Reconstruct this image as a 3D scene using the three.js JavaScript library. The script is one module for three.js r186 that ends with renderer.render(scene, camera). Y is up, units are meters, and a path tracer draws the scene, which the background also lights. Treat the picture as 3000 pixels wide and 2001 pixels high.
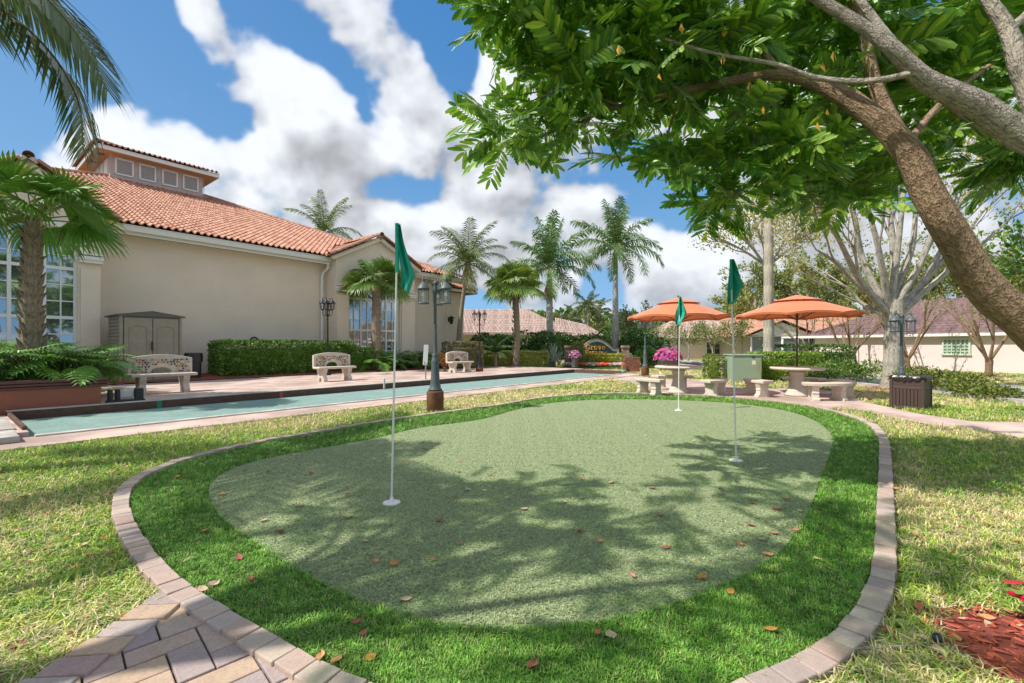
import * as THREE from 'three';
import { mergeGeometries } from 'three/addons/utils/BufferGeometryUtils.js';
import { RoundedBoxGeometry } from 'three/addons/geometries/RoundedBoxGeometry.js';
import { FontLoader } from 'three/addons/loaders/FontLoader.js';
import { TextGeometry } from 'three/addons/geometries/TextGeometry.js';

// ---------------------------------------------------------------- camera, sky, sun, exposure
const scene = new THREE.Scene();
const EYE = 1.32, FOC = 1350, HOR = 1015;               // eye height in metres, lens and horizon of the photograph
const camera = new THREE.PerspectiveCamera(2 * Math.atan(1000.5 / FOC) * 180 / Math.PI, 3000 / 2001, 0.05, 900);
camera.position.set(0, EYE, 0); camera.lookAt(0, EYE, -10);
camera.setViewOffset(3000, 2001, 0, -14.5, 3000, 2001);
const renderer = new THREE.WebGLRenderer({ antialias: true });
renderer.setSize(1024, 683);
renderer.toneMapping = THREE.LinearToneMapping;
renderer.toneMappingExposure = 1.72;
renderer.shadowMap.enabled = true;

// seeded numbers and noise
let seed = 7;
const R = () => { seed = (seed + 0x6D2B79F5) | 0; let t = Math.imul(seed ^ (seed >>> 15), 1 | seed); t = (t + Math.imul(t ^ (t >>> 7), 61 | t)) ^ t; return ((t ^ (t >>> 14)) >>> 0) / 4294967296; };
const rr = (a, b) => a + (b - a) * R();
const reseed = (n) => { seed = n; };
const h3 = (x, y, z) => { let h = Math.imul(x, 374761393) ^ Math.imul(y, 668265263) ^ Math.imul(z, 2147483647 - 61); h = Math.imul(h ^ (h >>> 13), 1274126177); return ((h ^ (h >>> 16)) >>> 0) / 4294967296; };
const sm = (t) => t * t * (3 - 2 * t), mix = (a, b, t) => a + (b - a) * t, clamp = (x, a = 0, b = 1) => Math.min(b, Math.max(a, x));
const sstep = (a, b, x) => sm(clamp((x - a) / (b - a)));
function vn(x, y, z) {
  const i = Math.floor(x), j = Math.floor(y), k = Math.floor(z), u = sm(x - i), v = sm(y - j), w = sm(z - k);
  const c = (a, b, d) => h3(i + a, j + b, k + d);
  return mix(mix(mix(c(0, 0, 0), c(1, 0, 0), u), mix(c(0, 1, 0), c(1, 1, 0), u), v), mix(mix(c(0, 0, 1), c(1, 0, 1), u), mix(c(0, 1, 1), c(1, 1, 1), u), v), w);
}
function fbm(x, y, z, o = 4) { let s = 0, a = 0.5, n = 0; for (let i = 0; i < o; i++) { s += a * vn(x, y, z); n += a; a *= 0.5; x = x * 2.03 + 17.1; y = y * 2.03 + 5.3; z = z * 2.03 + 9.7; } return s / n; }

// survey of the place: ground point seen at a photograph position; point at a given distance; clubhouse frame (s along its wall, t away from the eye)
const at = (u, v, y = 0) => { const d = FOC * (EYE - y) / (v - HOR); return new THREE.Vector3((u - 1500) / FOC * d, y, -d); };
const on = (u, v, d) => new THREE.Vector3((u - 1500) / FOC * d, EYE + (HOR - v) / FOC * d, -d);
const ANG = Math.atan2(1075, 1350), UX = Math.sin(ANG), UZ = -Math.cos(ANG), NX = Math.cos(ANG), NZ = Math.sin(ANG), CLUB = Math.PI / 2 - ANG;
const cl = (s, t, y = 0) => new THREE.Vector3(s * UX - t * NX, y, s * UZ - t * NZ);
const stOf = (x, z) => [x * UX + z * UZ, -(x * NX + z * NZ)];

// the sky: blue air with broken cumulus, the same all round
const SUN = new THREE.Vector3(-0.59, 0.78, 0.21).normalize();
{
  const W = 2048, H = 1024, data = new Float32Array(W * H * 4);
  const dirOf = (u, v) => new THREE.Vector3((u - 1500) / FOC, (HOR - v) / FOC, -1).normalize();
  // openings (negative) and heaps (positive): direction, angular size in degrees, weight
  const spots = [
    [40, 230, 12, -.42], [230, 60, 9, -.42], [150, 330, 6, -.34], [430, 360, 4, -.3], [560, 340, 4.4, -.42], [640, 370, 4, -.4], [590, 165, 3.2, -.4], [520, 120, 3, -.2], [380, 60, 4, -.34], [420, 250, 3, -.16], [60, 420, 4, -.2],
    [700, 10, 3.4, -.46], [780, 45, 3.2, -.46], [860, 95, 2.8, -.46], [930, 165, 2.5, -.44], [990, 235, 2.4, -.42], [1050, 275, 2.4, -.4], [680, 400, 3, -.3],
    [1240, 15, 3.2, -.46], [1280, 90, 3.4, -.5], [1320, 170, 3.6, -.5], [1340, 240, 2.8, -.4], [1060, 335, 1.8, -.3], [1110, 370, 1.8, -.2], [1215, 330, 1.6, -.24],
    [1110, 545, 2.6, -.46], [1170, 560, 2.6, -.46], [1235, 585, 2.4, -.44], [1275, 540, 2, -.2],
    [1900, 600, 3.6, -.46], [2030, 615, 3.6, -.46], [1800, 480, 3, -.4], [1960, 670, 2.4, -.3], [1400, 890, 3.4, -.4], [1560, 900, 3.4, -.4], [1700, 850, 3, -.34], [1820, 830, 3, -.3], [1960, 900, 3, -.2], [1390, 400, 2, -.3],
    [330, 420, 5, .34], [600, 440, 5, .3], [480, 350, 3, .2], [470, 170, 4, .14], [560, 230, 3, .2], [380, 200, 3, .1], [1180, 250, 4, .2], [1380, 330, 4, .2], [900, 250, 5, .3], [800, 330, 5, .3], [1000, 430, 6, .3], [1080, 100, 5, .18], [700, 480, 5, .26], [440, 420, 4.4, .34], [360, 320, 3, .36], [560, 470, 4.4, .3], [60, 470, 4, .36], [270, 390, 3.2, .34], [160, 440, 3, .2], [500, 250, 3, .16], [640, 90, 3.6, .3], [560, 40, 3, .24],
    [1300, 660, 4, .36], [1400, 640, 4, .3], [1600, 640, 6, .26], [900, 620, 7, .3], [1150, 680, 5, .3], [1010, 560, 3.6, .2], [2000, 790, 4, .34], [2110, 730, 4, .34], [2300, 600, 8, .24], [2600, 500, 12, .24], [1850, 740, 4, .24], [1480, 180, 5, .24], [1440, 420, 4, .16], [1180, 420, 4, .12],
  ].map(([u, v, r, w]) => { const d = dirOf(u, v), q = 1 / (2 * Math.pow(r * Math.PI / 180 * .62, 2)); return [d.x, d.y, d.z, q, w]; });
  const field = (x, y, z) => {
    const wx = fbm(x * 5 + 3, y * 5, z * 5, 3) - .5, wy = fbm(x * 5, y * 5 + 31, z * 5, 3) - .5, m = Math.hypot(x + wx * .08, y + wy * .08, z), X = (x + wx * .08) / m, Y = (y + wy * .08) / m, Z = z / m;
    let c = 0.5;
    for (const [a, b, d, q, w] of spots) { const s = 1 - (X * a + Y * b + Z * d); if (s * q < 4) c += w * Math.exp(-2 * s * q); }
    const n = fbm(X * 5, Y * 7, Z * 5, 4);
    const f = fbm(X * 17, Y * 21, Z * 17, 5);
    const bl = 1 - Math.abs(2 * fbm(X * 9 + 4, Y * 11, Z * 9, 4) - 1); return c + (n - .5) * .7 + (f - .5) * 1.15 + (bl - .72) * .5 + .10;
  };
  const L = SUN;
  for (let j = 0; j < H; j++) {
    const el = ((j + .5) / H - .5) * Math.PI, y = Math.sin(el), ce = Math.cos(el);
    for (let i = 0; i < W; i++) {
      const az = ((i + .5) / W - .5) * 2 * Math.PI, x = ce * Math.cos(az), z = ce * Math.sin(az), o = (j * W + i) * 4;
      if (y < -0.02) { data[o] = .3; data[o + 1] = .34; data[o + 2] = .3; data[o + 3] = 1; continue; }
      const up = clamp(y), k = Math.pow(1 - up, 2.2);
      let r = mix(.006, .20, k), g = mix(.10, .37, k), b = mix(.30, .55, k);
      const side = clamp(x * L.x + y * L.y + z * L.z); const gl = .10 * side * side;  // paler air toward the sun
      r += gl; g += gl * 1.1; b += gl * 1.0;
      const c = field(x, y, z), den = sstep(.40, .64, c);
      if (den > 0) {   // heaps are white where the sun reaches their upper sides, grey underneath
        const c2 = field(x + L.x * .05, y + L.y * .05, z + L.z * .05), c3 = field(x + L.x * .13, y + L.y * .13 + .02, z + L.z * .13);
        const lit = clamp(.60 + (c - c2) * .9 + (c - c3) * .55 - sstep(.6, 1.2, c) * .22);
        const t = mix(.27, .585, lit) + (fbm(x * 42, y * 46, z * 42, 3) - .5) * .07;
        const a = den * mix(.72, 1, sstep(.5, .8, c)) * mix(.5, 1, sstep(0, .14, y));
        r = mix(r, t * .95, a); g = mix(g, t * .99, a); b = mix(b, t * 1.06, a);
      }
      data[o] = r; data[o + 1] = g; data[o + 2] = b; data[o + 3] = 1;
    }
  }
  const t = new THREE.DataTexture(data, W, H, THREE.RGBAFormat, THREE.FloatType);
  t.mapping = THREE.EquirectangularReflectionMapping; t.magFilter = t.minFilter = THREE.LinearFilter; t.wrapS = THREE.RepeatWrapping; t.needsUpdate = true;
  scene.background = t; scene.environment = t;
}
const sun = new THREE.DirectionalLight(new THREE.Color(1, .95, .86), 3.4);
sun.position.copy(SUN).multiplyScalar(80); sun.castShadow = true; sun.shadow.mapSize.set(4096, 4096);
Object.assign(sun.shadow.camera, { left: -40, right: 40, top: 40, bottom: -40, near: 1, far: 200 });
scene.add(sun, sun.target);

// ---------------------------------------------------------------- naming and tagging
const taken = new Map();
const numbered = (n) => { const k = taken.get(n) ?? 0; taken.set(n, k + 1); return k ? n + '_' + String(k).padStart(3, '0') : n; };
function tag(o, label, category, group, kind) { o.userData.label = label; if (category) o.userData.category = category; if (group) o.userData.group = group; if (kind) o.userData.kind = kind; return o; }
function thing(name, label, category, p = [0, 0, 0], turn = 0, group) {
  const o = new THREE.Group(); o.name = numbered(name); scene.add(o);
  if (p.isVector3) o.position.copy(p); else o.position.set(...p);
  o.rotation.y = turn; return tag(o, label, category, group);
}
function copyOf(root, p, turn, label, group) {
  const r = root.clone(); r.userData = { ...root.userData }; r.name = numbered(root.name.replace(/_\d{3}$/, '')); scene.add(r);
  r.position.copy(p); r.rotation.y = turn; if (label) r.userData.label = label; if (group) r.userData.group = group; return r;
}
const shade = (o) => { o.traverse((m) => { if (m.isMesh) { m.castShadow = true; m.receiveShadow = true; } }); return o; };

// ---------------------------------------------------------------- geometry collecting
const M4 = (x = 0, y = 0, z = 0, rx = 0, ry = 0, rz = 0, sx = 1, sy = sx, sz = sx) => new THREE.Matrix4().compose(new THREE.Vector3(x, y, z), new THREE.Quaternion().setFromEuler(new THREE.Euler(rx, ry, rz, 'YXZ')), new THREE.Vector3(sx, sy, sz));
class MB {
  constructor() { this.t = []; this.p = []; this.n = []; this.c = []; this.hasC = false; }
  tri(a, b, c, col) {
    const ux = b[0] - a[0], uy = b[1] - a[1], uz = b[2] - a[2], vx = c[0] - a[0], vy = c[1] - a[1], vz = c[2] - a[2];
    let nx = uy * vz - uz * vy, ny = uz * vx - ux * vz, nz = ux * vy - uy * vx; const l = Math.hypot(nx, ny, nz) || 1; nx /= l; ny /= l; nz /= l;
    this.p.push(a[0], a[1], a[2], b[0], b[1], b[2], c[0], c[1], c[2]);
    this.n.push(nx, ny, nz, nx, ny, nz, nx, ny, nz); this.t.push(NaN, 0, NaN, 0, NaN, 0);
    if (col) { this.hasC = true; for (let i = 0; i < 3; i++) this.c.push(col[0], col[1], col[2]); }
    return this;
  }
  quad(a, b, c, d, col) { return this.tri(a, b, c, col).tri(a, c, d, col); }
  add(g, m, col) {
    if (g.index) g = g.toNonIndexed(); else g = g.clone();
    if (m) g.applyMatrix4(m);
    const P = g.attributes.position.array, N = g.attributes.normal.array;
    for (let i = 0; i < P.length; i++) { this.p.push(P[i]); this.n.push(N[i]); } for (let i = 0; i < P.length / 3; i++) this.t.push(NaN, 0);
    if (col) { this.hasC = true; for (let i = 0; i < P.length / 3; i++) this.c.push(col[0], col[1], col[2]); }
    return this;
  }
  box(x, y, z, w, h, d, r = [0, 0, 0], col) { return this.add(new THREE.BoxGeometry(w, h, d), M4(x, y, z, r[0], r[1], r[2]), col); }
  rbox(x, y, z, w, h, d, rad = .01, r = [0, 0, 0], seg = 1, col) { return this.add(new RoundedBoxGeometry(w, h, d, seg, Math.min(rad, w / 2.01, h / 2.01, d / 2.01)), M4(x, y, z, r[0], r[1], r[2]), col); }
  lathe(prof, x = 0, y = 0, z = 0, seg = 16, r = [0, 0, 0], col) { return this.add(new THREE.LatheGeometry(prof.map(([a, b]) => new THREE.Vector2(a, b)), seg), M4(x, y, z, r[0], r[1], r[2]), col); }
  cyl(x, y, z, r0, r1, h, seg = 10, r = [0, 0, 0], col) { return this.add(new THREE.CylinderGeometry(r1, r0, h, seg), M4(x, y, z, r[0], r[1], r[2]), col); }
  bar(a, b, r, seg = 6, col) {
    const A = new THREE.Vector3(...a), B = new THREE.Vector3(...b), d = B.clone().sub(A), l = d.length();
    return this.add(new THREE.CylinderGeometry(r, r, l, seg), new THREE.Matrix4().compose(A.add(B).multiplyScalar(.5), new THREE.Quaternion().setFromUnitVectors(new THREE.Vector3(0, 1, 0), d.normalize()), new THREE.Vector3(1, 1, 1)), col);
  }
  // a tapered limb through points; wob roughens its outline
  limb(pts, rad, seg = 8, wob = 0, col) {
    const cv = new THREE.CatmullRomCurve3(pts), n = Math.max(4, (pts.length - 1) * 5), rings = [];
    const fr = cv.computeFrenetFrames(n, false), len = cv.getLength(), r0 = Math.max(...rad), rc = (t) => { const f = t * (rad.length - 1), i = Math.min(rad.length - 2, Math.floor(f)); return mix(rad[i], rad[i + 1], f - i); };
    for (let i = 0; i <= n; i++) {
      const t = i / n, P = cv.getPoint(t), r = rc(t), N = fr.normals[i], B = fr.binormals[i], ring = [];
      for (let k = 0; k <= seg; k++) {
        const a = k / seg * Math.PI * 2, ca = Math.cos(a), sa = Math.sin(a), q = r * (1 + (wob ? (fbm(P.x * 7 + ca * 2, P.y * 7 + sa * 2, P.z * 7, 2) - .5) * 2 * wob : 0));
        ring.push([[P.x + (N.x * ca + B.x * sa) * q, P.y + (N.y * ca + B.y * sa) * q, P.z + (N.z * ca + B.z * sa) * q], [N.x * ca + B.x * sa, N.y * ca + B.y * sa, N.z * ca + B.z * sa], a * Math.max(.03, r0), t * len]);
      }
      rings.push(ring);
    }
    const put = (v) => { this.p.push(...v[0]); this.n.push(...v[1]); this.t.push(v[2], v[3]); if (col) { this.hasC = true; this.c.push(...col); } };
    for (let i = 0; i < n; i++) for (let k = 0; k < seg; k++) { const a = rings[i][k], b = rings[i][k + 1], c = rings[i + 1][k + 1], d = rings[i + 1][k]; put(a); put(b); put(c); put(a); put(c); put(d); }
    return this;
  }
  geo() {
    const g = new THREE.BufferGeometry(), n = this.p.length / 3, uv = new Float32Array(n * 2), P = this.p, N = this.n;
    for (let i = 0; i < n; i++) {
      if (!Number.isNaN(this.t[i * 2])) { uv[i * 2] = this.t[i * 2]; uv[i * 2 + 1] = this.t[i * 2 + 1]; continue; }   // surface coordinates in metres, by the side each face points to
      const ax = Math.abs(N[i * 3]), ay = Math.abs(N[i * 3 + 1]), az = Math.abs(N[i * 3 + 2]);
      if (ay >= ax && ay >= az) { uv[i * 2] = P[i * 3]; uv[i * 2 + 1] = P[i * 3 + 2]; } else if (ax > az) { uv[i * 2] = P[i * 3 + 2]; uv[i * 2 + 1] = P[i * 3 + 1]; } else { uv[i * 2] = P[i * 3]; uv[i * 2 + 1] = P[i * 3 + 1]; }
    }
    g.setAttribute('position', new THREE.BufferAttribute(new Float32Array(P), 3));
    g.setAttribute('normal', new THREE.BufferAttribute(new Float32Array(N), 3));
    g.setAttribute('uv', new THREE.BufferAttribute(uv, 2));
    if (this.hasC) g.setAttribute('color', new THREE.BufferAttribute(new Float32Array(this.c), 3));
    return g;
  }
  build(name, mat, parent = scene) { const m = new THREE.Mesh(this.geo(), mat); m.name = parent === scene ? numbered(name) : name; m.castShadow = m.receiveShadow = true; parent.add(m); return m; }
}
const mb = () => new MB();
const place = (geo, mat, name, parent, p, r = [0, 0, 0], s = 1) => { const m = new THREE.Mesh(geo, mat); m.name = parent === scene ? numbered(name) : name; m.position.set(...p); m.rotation.set(r[0], r[1], r[2], 'YXZ'); if (s !== 1) m.scale.setScalar(s); m.castShadow = m.receiveShadow = true; parent.add(m); return m; };
const shapeOf = (pts) => { const s = new THREE.Shape(); pts.forEach(([x, y], i) => i ? s.lineTo(x, y) : s.moveTo(x, y)); return s; };
const inPoly = (poly, x, z) => { let c = false; for (let i = 0, j = poly.length - 1; i < poly.length; j = i++) { const [xi, zi] = poly[i], [xj, zj] = poly[j]; if ((zi > z) !== (zj > z) && x < (xj - xi) * (z - zi) / (zj - zi) + xi) c = !c; } return c; };
function sheet(name, poly, y, mat, parent = scene, thick = 0) {       // a flat area on the ground, corners [x, z]
  const s = shapeOf(poly.map(([x, z]) => [x, -z]));
  const g = thick ? new THREE.ExtrudeGeometry(s, { depth: thick, bevelEnabled: false }) : new THREE.ShapeGeometry(s);
  const b = mb(); b.add(g, new THREE.Matrix4().makeTranslation(0, y - thick, 0).multiply(new THREE.Matrix4().makeRotationX(-Math.PI / 2))); return b.build(name, mat, parent);
}
function smoothLoop(pts, n) { const c = new THREE.CatmullRomCurve3(pts.map(([x, z]) => new THREE.Vector3(x, 0, z)), true, 'centripetal'); return c.getSpacedPoints(n).slice(0, n).map((p) => [p.x, p.z]); }

// ---------------------------------------------------------------- materials
const texCache = new Map();
function tileNoise(x, y, per, s) { // lattice noise that repeats every per cells
  const i = Math.floor(x), j = Math.floor(y), u = sm(x - i), v = sm(y - j), w = (a) => ((a % per) + per) % per, c = (a, b) => h3(w(i + a), w(j + b), s);
  return mix(mix(c(0, 0), c(1, 0), u), mix(c(0, 1), c(1, 1), u), v);
}
const tfbm = (u, v, per, o, s) => { let r = 0, a = .5, n = 0; for (let k = 0; k < o; k++) { r += a * tileNoise(u * per, v * per, per, s + k); n += a; a *= .55; per *= 2; } return r / n; };
function tex(key, size, metres, fn, srgb) {
  const k = key + metres; if (texCache.has(k)) return texCache.get(k);
  const d = new Uint8Array(size * size * 4);
  for (let j = 0; j < size; j++) for (let i = 0; i < size; i++) { const c = fn(i / size, j / size), o = (j * size + i) * 4, q = Array.isArray(c) ? c : [c, c, c]; d[o] = clamp(q[0]) * 255; d[o + 1] = clamp(q[1]) * 255; d[o + 2] = clamp(q[2]) * 255; d[o + 3] = 255; }
  const t = new THREE.DataTexture(d, size, size, THREE.RGBAFormat); t.wrapS = t.wrapT = THREE.RepeatWrapping; t.magFilter = THREE.LinearFilter; t.minFilter = THREE.LinearMipmapLinearFilter; t.generateMipmaps = true;
  if (srgb) t.colorSpace = THREE.SRGBColorSpace; t.repeat.set(1 / metres, 1 / metres); t.needsUpdate = true; texCache.set(k, t); return t;
}
const T = {
  grain: (m) => tex('grain', 512, m, (u, v) => .80 + .34 * (tfbm(u, v, 64, 3, 1) - .5) + .22 * (tfbm(u, v, 5, 4, 9) - .5)),
  stucco: (m) => tex('stucco', 512, m, (u, v) => .90 + .10 * (tfbm(u, v, 96, 2, 3) - .5) + .12 * (tfbm(u, v, 4, 5, 21) - .5)),
  stuccoB: (m) => tex('stuccoB', 512, m, (u, v) => tfbm(u, v, 96, 3, 5)),
  blotch: (m) => tex('blotch', 512, m, (u, v) => .72 + .7 * (tfbm(u, v, 6, 6, 33) - .5)),
  bark: (m) => tex('bark', 512, m, (u, v) => { const a = tileNoise(u * 24 + tfbm(u, v, 8, 3, 40) * 2.5, v * 8 + tfbm(u, v, 8, 3, 44) * 2, 8, 41), rdg = 1 - Math.abs(a * 2 - 1); return .50 + .42 * rdg + .42 * (tfbm(u, v, 16, 4, 47) - .5); }),
  turf: (m) => tex('turf', 512, m, (u, v) => .72 + .75 * (tfbm(u, v, 128, 2, 51) - .5) + .28 * (tfbm(u, v, 8, 4, 53) - .5)),
  fibre: (m) => tex('fibre', 512, m, (u, v) => .78 + .4 * (tileNoise(u * 256, v * 64, 64, 61) - .5) + .3 * (tfbm(u, v, 6, 4, 63) - .5)),
};
const C = (r, g, b) => new THREE.Color().setRGB(r, g, b);
function mat(r, g, b, rough = .85, o = {}) { const m = new THREE.MeshPhysicalMaterial({ color: C(r, g, b), roughness: rough, side: THREE.DoubleSide, ...o }); return m; }
const tmat = (r, g, b, rough, map, bump, bs, o = {}) => mat(r, g, b, rough, { map, bumpMap: bump ?? map, bumpScale: bs ?? .003, ...o });
const leafMat = (rough = .5, tr = .3, o = {}) => new THREE.MeshPhysicalMaterial({ color: 0xffffff, vertexColors: true, roughness: rough, transmission: tr, thickness: 0, side: THREE.DoubleSide, ior: 1.4, ...o });
const MT = {
  stucco: tmat(.85, .725, .575, .95, T.stucco(2.2), T.stuccoB(.6), .004),
  trim: tmat(.84, .81, .74, .8, T.stucco(1.5), T.stuccoB(.4), .002),
  white: mat(.78, .78, .76, .45), soffit: mat(.55, .33, .16, .9), louvre: mat(.42, .41, .42, .7), mauve: tmat(.60, .49, .46, .9, T.stucco(1.2), T.stuccoB(.5), .003),
  gutter: mat(.70, .68, .60, .5), glass: new THREE.MeshPhysicalMaterial({ color: C(.40, .43, .45), metalness: .85, roughness: .03, side: THREE.DoubleSide }),
  concrete: tmat(.62, .58, .53, .9, T.blotch(1.4), T.grain(.3), .002),
  cast: tmat(.72, .63, .52, .9, T.grain(.5), T.grain(.25), .003),
  shed: tmat(.33, .30, .23, .6, T.grain(.4), null, .001), shedDark: mat(.10, .10, .085, .6),
  black: mat(.018, .018, .02, .45), iron: mat(.022, .022, .026, .4, { metalness: .3 }), verdigris: tmat(.095, .125, .135, .5, T.grain(.3), null, .001),
  rust: tmat(.21, .085, .04, .85, T.blotch(.7), T.grain(.2), .003), planter: tmat(.34, .12, .075, .85, T.stucco(1), T.stuccoB(.4), .003), burgundy: tmat(.15, .062, .052, .7, T.grain(.8), null, .002), courtWall: tmat(.13, .066, .045, .8, T.blotch(.8), T.grain(.3), .003),
  carpet: tmat(.25, .38, .345, .95, T.fibre(1.3), T.turf(.4), .003), pavers: tmat(.66, .49, .42, .9, T.blotch(2.7), T.grain(.4), .003),
  lampGlass: new THREE.MeshPhysicalMaterial({ color: 0xffffff, transmission: 1, thickness: 0, roughness: .08, side: THREE.DoubleSide }),
  bulb: mat(.85, .84, .8, .3), asphalt: tmat(.075, .08, .095, .9, T.grain(.8), null, .003),
  wood: tmat(.42, .36, .28, .8, T.fibre(.6), null, .002), teal: mat(.010, .33, .235, .65, { sheen: .4 }), pole: mat(.80, .80, .76, .35), orange: mat(.66, .185, .07, .9, { transmission: .18, thickness: 0 }),
  bark: tmat(.36, .24, .145, .95, T.bark(.34), T.bark(.34), .022), greyBark: tmat(.50, .46, .385, .95, T.bark(.6), T.bark(.6), .015), palmBark: tmat(.36, .28, .20, .95, T.bark(.4), T.bark(.4), .02), royal: tmat(.46, .45, .42, .9, T.blotch(.8), T.grain(.3), .004), shaft: mat(.12, .22, .045, .5), stem: mat(.14, .20, .04, .6),
  mulch: tmat(.34, .085, .045, .95, T.bark(.35), T.bark(.35), .03), soil: tmat(.10, .075, .05, .95, T.grain(.4), null, .02),
  leaf: leafMat(.5, .38), glossy: leafMat(.38, .42), canopy: leafMat(.42, .6), dull: leafMat(.75, .3), dry: leafMat(.8, .1), petal: leafMat(.6, .35),
};
// ---------------------------------------------------------------- ground and paving
const px = (l, k = 1.276, y = 0) => l.map(([u, v]) => { const p = at(u * k, v * k, y); return [p.x, p.z]; });
const innerLoop = smoothLoop(px([[480, 1150], [488, 1115], [520, 1090], [600, 1062], [680, 1046], [760, 1031], [870, 1010], [960, 988], [1100, 968], [1180, 946], [1250, 931], [1330, 923], [1450, 920], [1580, 923], [1700, 931], [1800, 946], [1870, 970], [1908, 1003], [1910, 1032], [1900, 1065], [1882, 1110], [1860, 1175], [1830, 1230], [1785, 1285], [1700, 1340], [1600, 1385], [1480, 1425], [1350, 1450], [1200, 1462], [1050, 1455], [930, 1430], [830, 1395], [740, 1355], [650, 1300], [570, 1245], [510, 1200]]), 220);
const fringeLoop = smoothLoop([...px([[298, 1165], [310, 1125], [350, 1096], [430, 1064], [500, 1045], [600, 1022], [700, 1004], [800, 986], [900, 970], [1020, 952], [1150, 934], [1250, 917], [1400, 907], [1580, 910], [1750, 923], [1850, 936], [1930, 955], [1990, 980], [2015, 1012], [2018, 1055], [2016, 1110], [2012, 1180], [2008, 1250], [2002, 1310], [1985, 1370], [1950, 1430], [1890, 1490], [1800, 1545]]), [.93, -1.79], [.70, -1.69], [.40, -1.61], [.1, -1.58], [-.25, -1.64], [-.5, -1.73], ...px([[780, 1568], [700, 1525], [620, 1478], [540, 1430], [470, 1385], [420, 1350], [370, 1300], [340, 1260], [310, 1210]])], 420);
const offset = (loop, d) => loop.map(([x, z], i) => { const [ax, az] = loop[(i + loop.length - 2) % loop.length], [bx, bz] = loop[(i + 2) % loop.length], l = Math.hypot(bx - ax, bz - az); return [x + (bz - az) / l * d, z - (bx - ax) / l * d]; });
const area = (l) => l.reduce((s, [x, z], i) => { const [a, b] = l[(i + 1) % l.length]; return s + x * b - a * z; }, 0);
const OUT = area(fringeLoop) > 0 ? 1 : -1;
const kerbOuter = offset(fringeLoop, .125 * OUT);
const stRect = (s0, s1, t0, t1) => [[s0, t0], [s1, t0], [s1, t1], [s0, t1]].map(([s, t]) => { const p = cl(s, t); return [p.x, p.z]; });
const nearPath = [[-1.80, -2.36], [-1.72, -2.42], [-1.5, -2.3], [-.5, -1.75], [.2, -1.45], [.2, .6], [-2.15, .6], [-1.95, -1.2]];
const rightPath = px([[1800, 1098], [1845, 1096], [1905, 1108], [1960, 1112], [2060, 1112], [2130, 1128], [2180, 1140], [2240, 1140], [2330, 1136], [2440, 1145], [2530, 1178], [2620, 1198], [2700, 1215], [2850, 1236], [3000, 1238], [3300, 1240], [3400, 1330], [3000, 1286], [2870, 1262], [2700, 1242], [2600, 1222], [2500, 1200], [2380, 1197], [2250, 1190], [2120, 1192], [2020, 1182], [2085, 1166], [2020, 1168], [1930, 1158], [1890, 1140], [1850, 1122], [1800, 1112]], 1);
const STRIP = stRect(-6, 20.6, 8.55, 9.5), DECK = stRect(1.0, 21.2, 12.0, 17.9), COURT = stRect(.85, 20.0, 9.5, 12.0), ENDPAVE = stRect(-6, .85, 9.5, 12.15);
const ROADX = [11.9, 14.6];
const paved = (x, z) => {
  const [s, t] = stOf(x, z);
  return inPoly(kerbOuter, x, z) || inPoly(nearPath, x, z) || inPoly(rightPath, x, z) || (t > 8.55 && t < 46 && s < 21.5 && s > -8) || (x > ROADX[0] - .1 && x < ROADX[1] + .1) || (x > 15.6 && x < 16.8);
};
const patch = (x, z) => fbm(x * .55 + 3, 2, z * .55, 4);           // where the lawn is dry
const dryness = (x, z) => clamp((patch(x, z) - .46) * 4 + .16 + .28 * sstep(5.5, 9, -z) - .16 * sstep(-1, -3, x) * sstep(-7, -3, z));
{
  const xs = [], zs = []; for (let i = 0; i <= 110; i++) { const q = i / 55 - 1; xs.push(Math.sign(q) * (Math.abs(q) * 16 + Math.pow(Math.abs(q), 6) * 420)); }
  for (let i = 0; i <= 110; i++) { const q = i / 110; zs.push(10 - q * 50 - Math.pow(q, 7) * 460); }
  const P = [], N = [], U = [], K = [], I = [];
  for (const z of zs) for (const x of xs) { P.push(x, 0, z); N.push(0, 1, 0); U.push(x, z); const d = dryness(x, z), n = fbm(x * 2.3, 7, z * 2.3, 3); const f = .75 + .5 * n; K.push(mix(.19, .50, d) * f, mix(.27, .44, d) * f, mix(.04, .17, d) * f); }
  for (let j = 0; j < 110; j++) for (let i = 0; i < 110; i++) { const a = j * 111 + i; I.push(a, a + 1, a + 112, a, a + 112, a + 111); }
  const g = new THREE.BufferGeometry(); g.setAttribute('position', new THREE.Float32BufferAttribute(P, 3)); g.setAttribute('normal', new THREE.Float32BufferAttribute(N, 3)); g.setAttribute('uv', new THREE.Float32BufferAttribute(U, 2)); g.setAttribute('color', new THREE.Float32BufferAttribute(K, 3)); g.setIndex(I);
  const m = new THREE.Mesh(g, tmat(1, 1, 1, .95, T.turf(1.7), T.turf(.7), .02, { vertexColors: true })); m.name = 'lawn'; m.receiveShadow = true; scene.add(m); tag(m, 'patchy lawn of green and straw coloured grass', 'lawn', null, 'structure');
}
const struct = (o, label, cat) => tag(o, label, cat, null, 'structure');
struct(sheet('paving_strip', STRIP, .03, MT.pavers, scene, .1), 'pink paved strip beside the bocce court', 'paving');
struct(sheet('bocce_court', COURT, .006, MT.carpet), 'long teal carpeted bocce court', 'court');
struct(sheet('paved_deck', DECK, .157, MT.pavers, scene, .2), 'raised pink paved deck with mosaic benches', 'deck');
struct(sheet('end_paving', ENDPAVE, .10, MT.pavers, scene, .2), 'pink paving at the planter end of the court', 'paving');
struct(sheet('garden_path', rightPath, .012, MT.pavers), 'curving pink paved path and seating patio', 'path');
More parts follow.
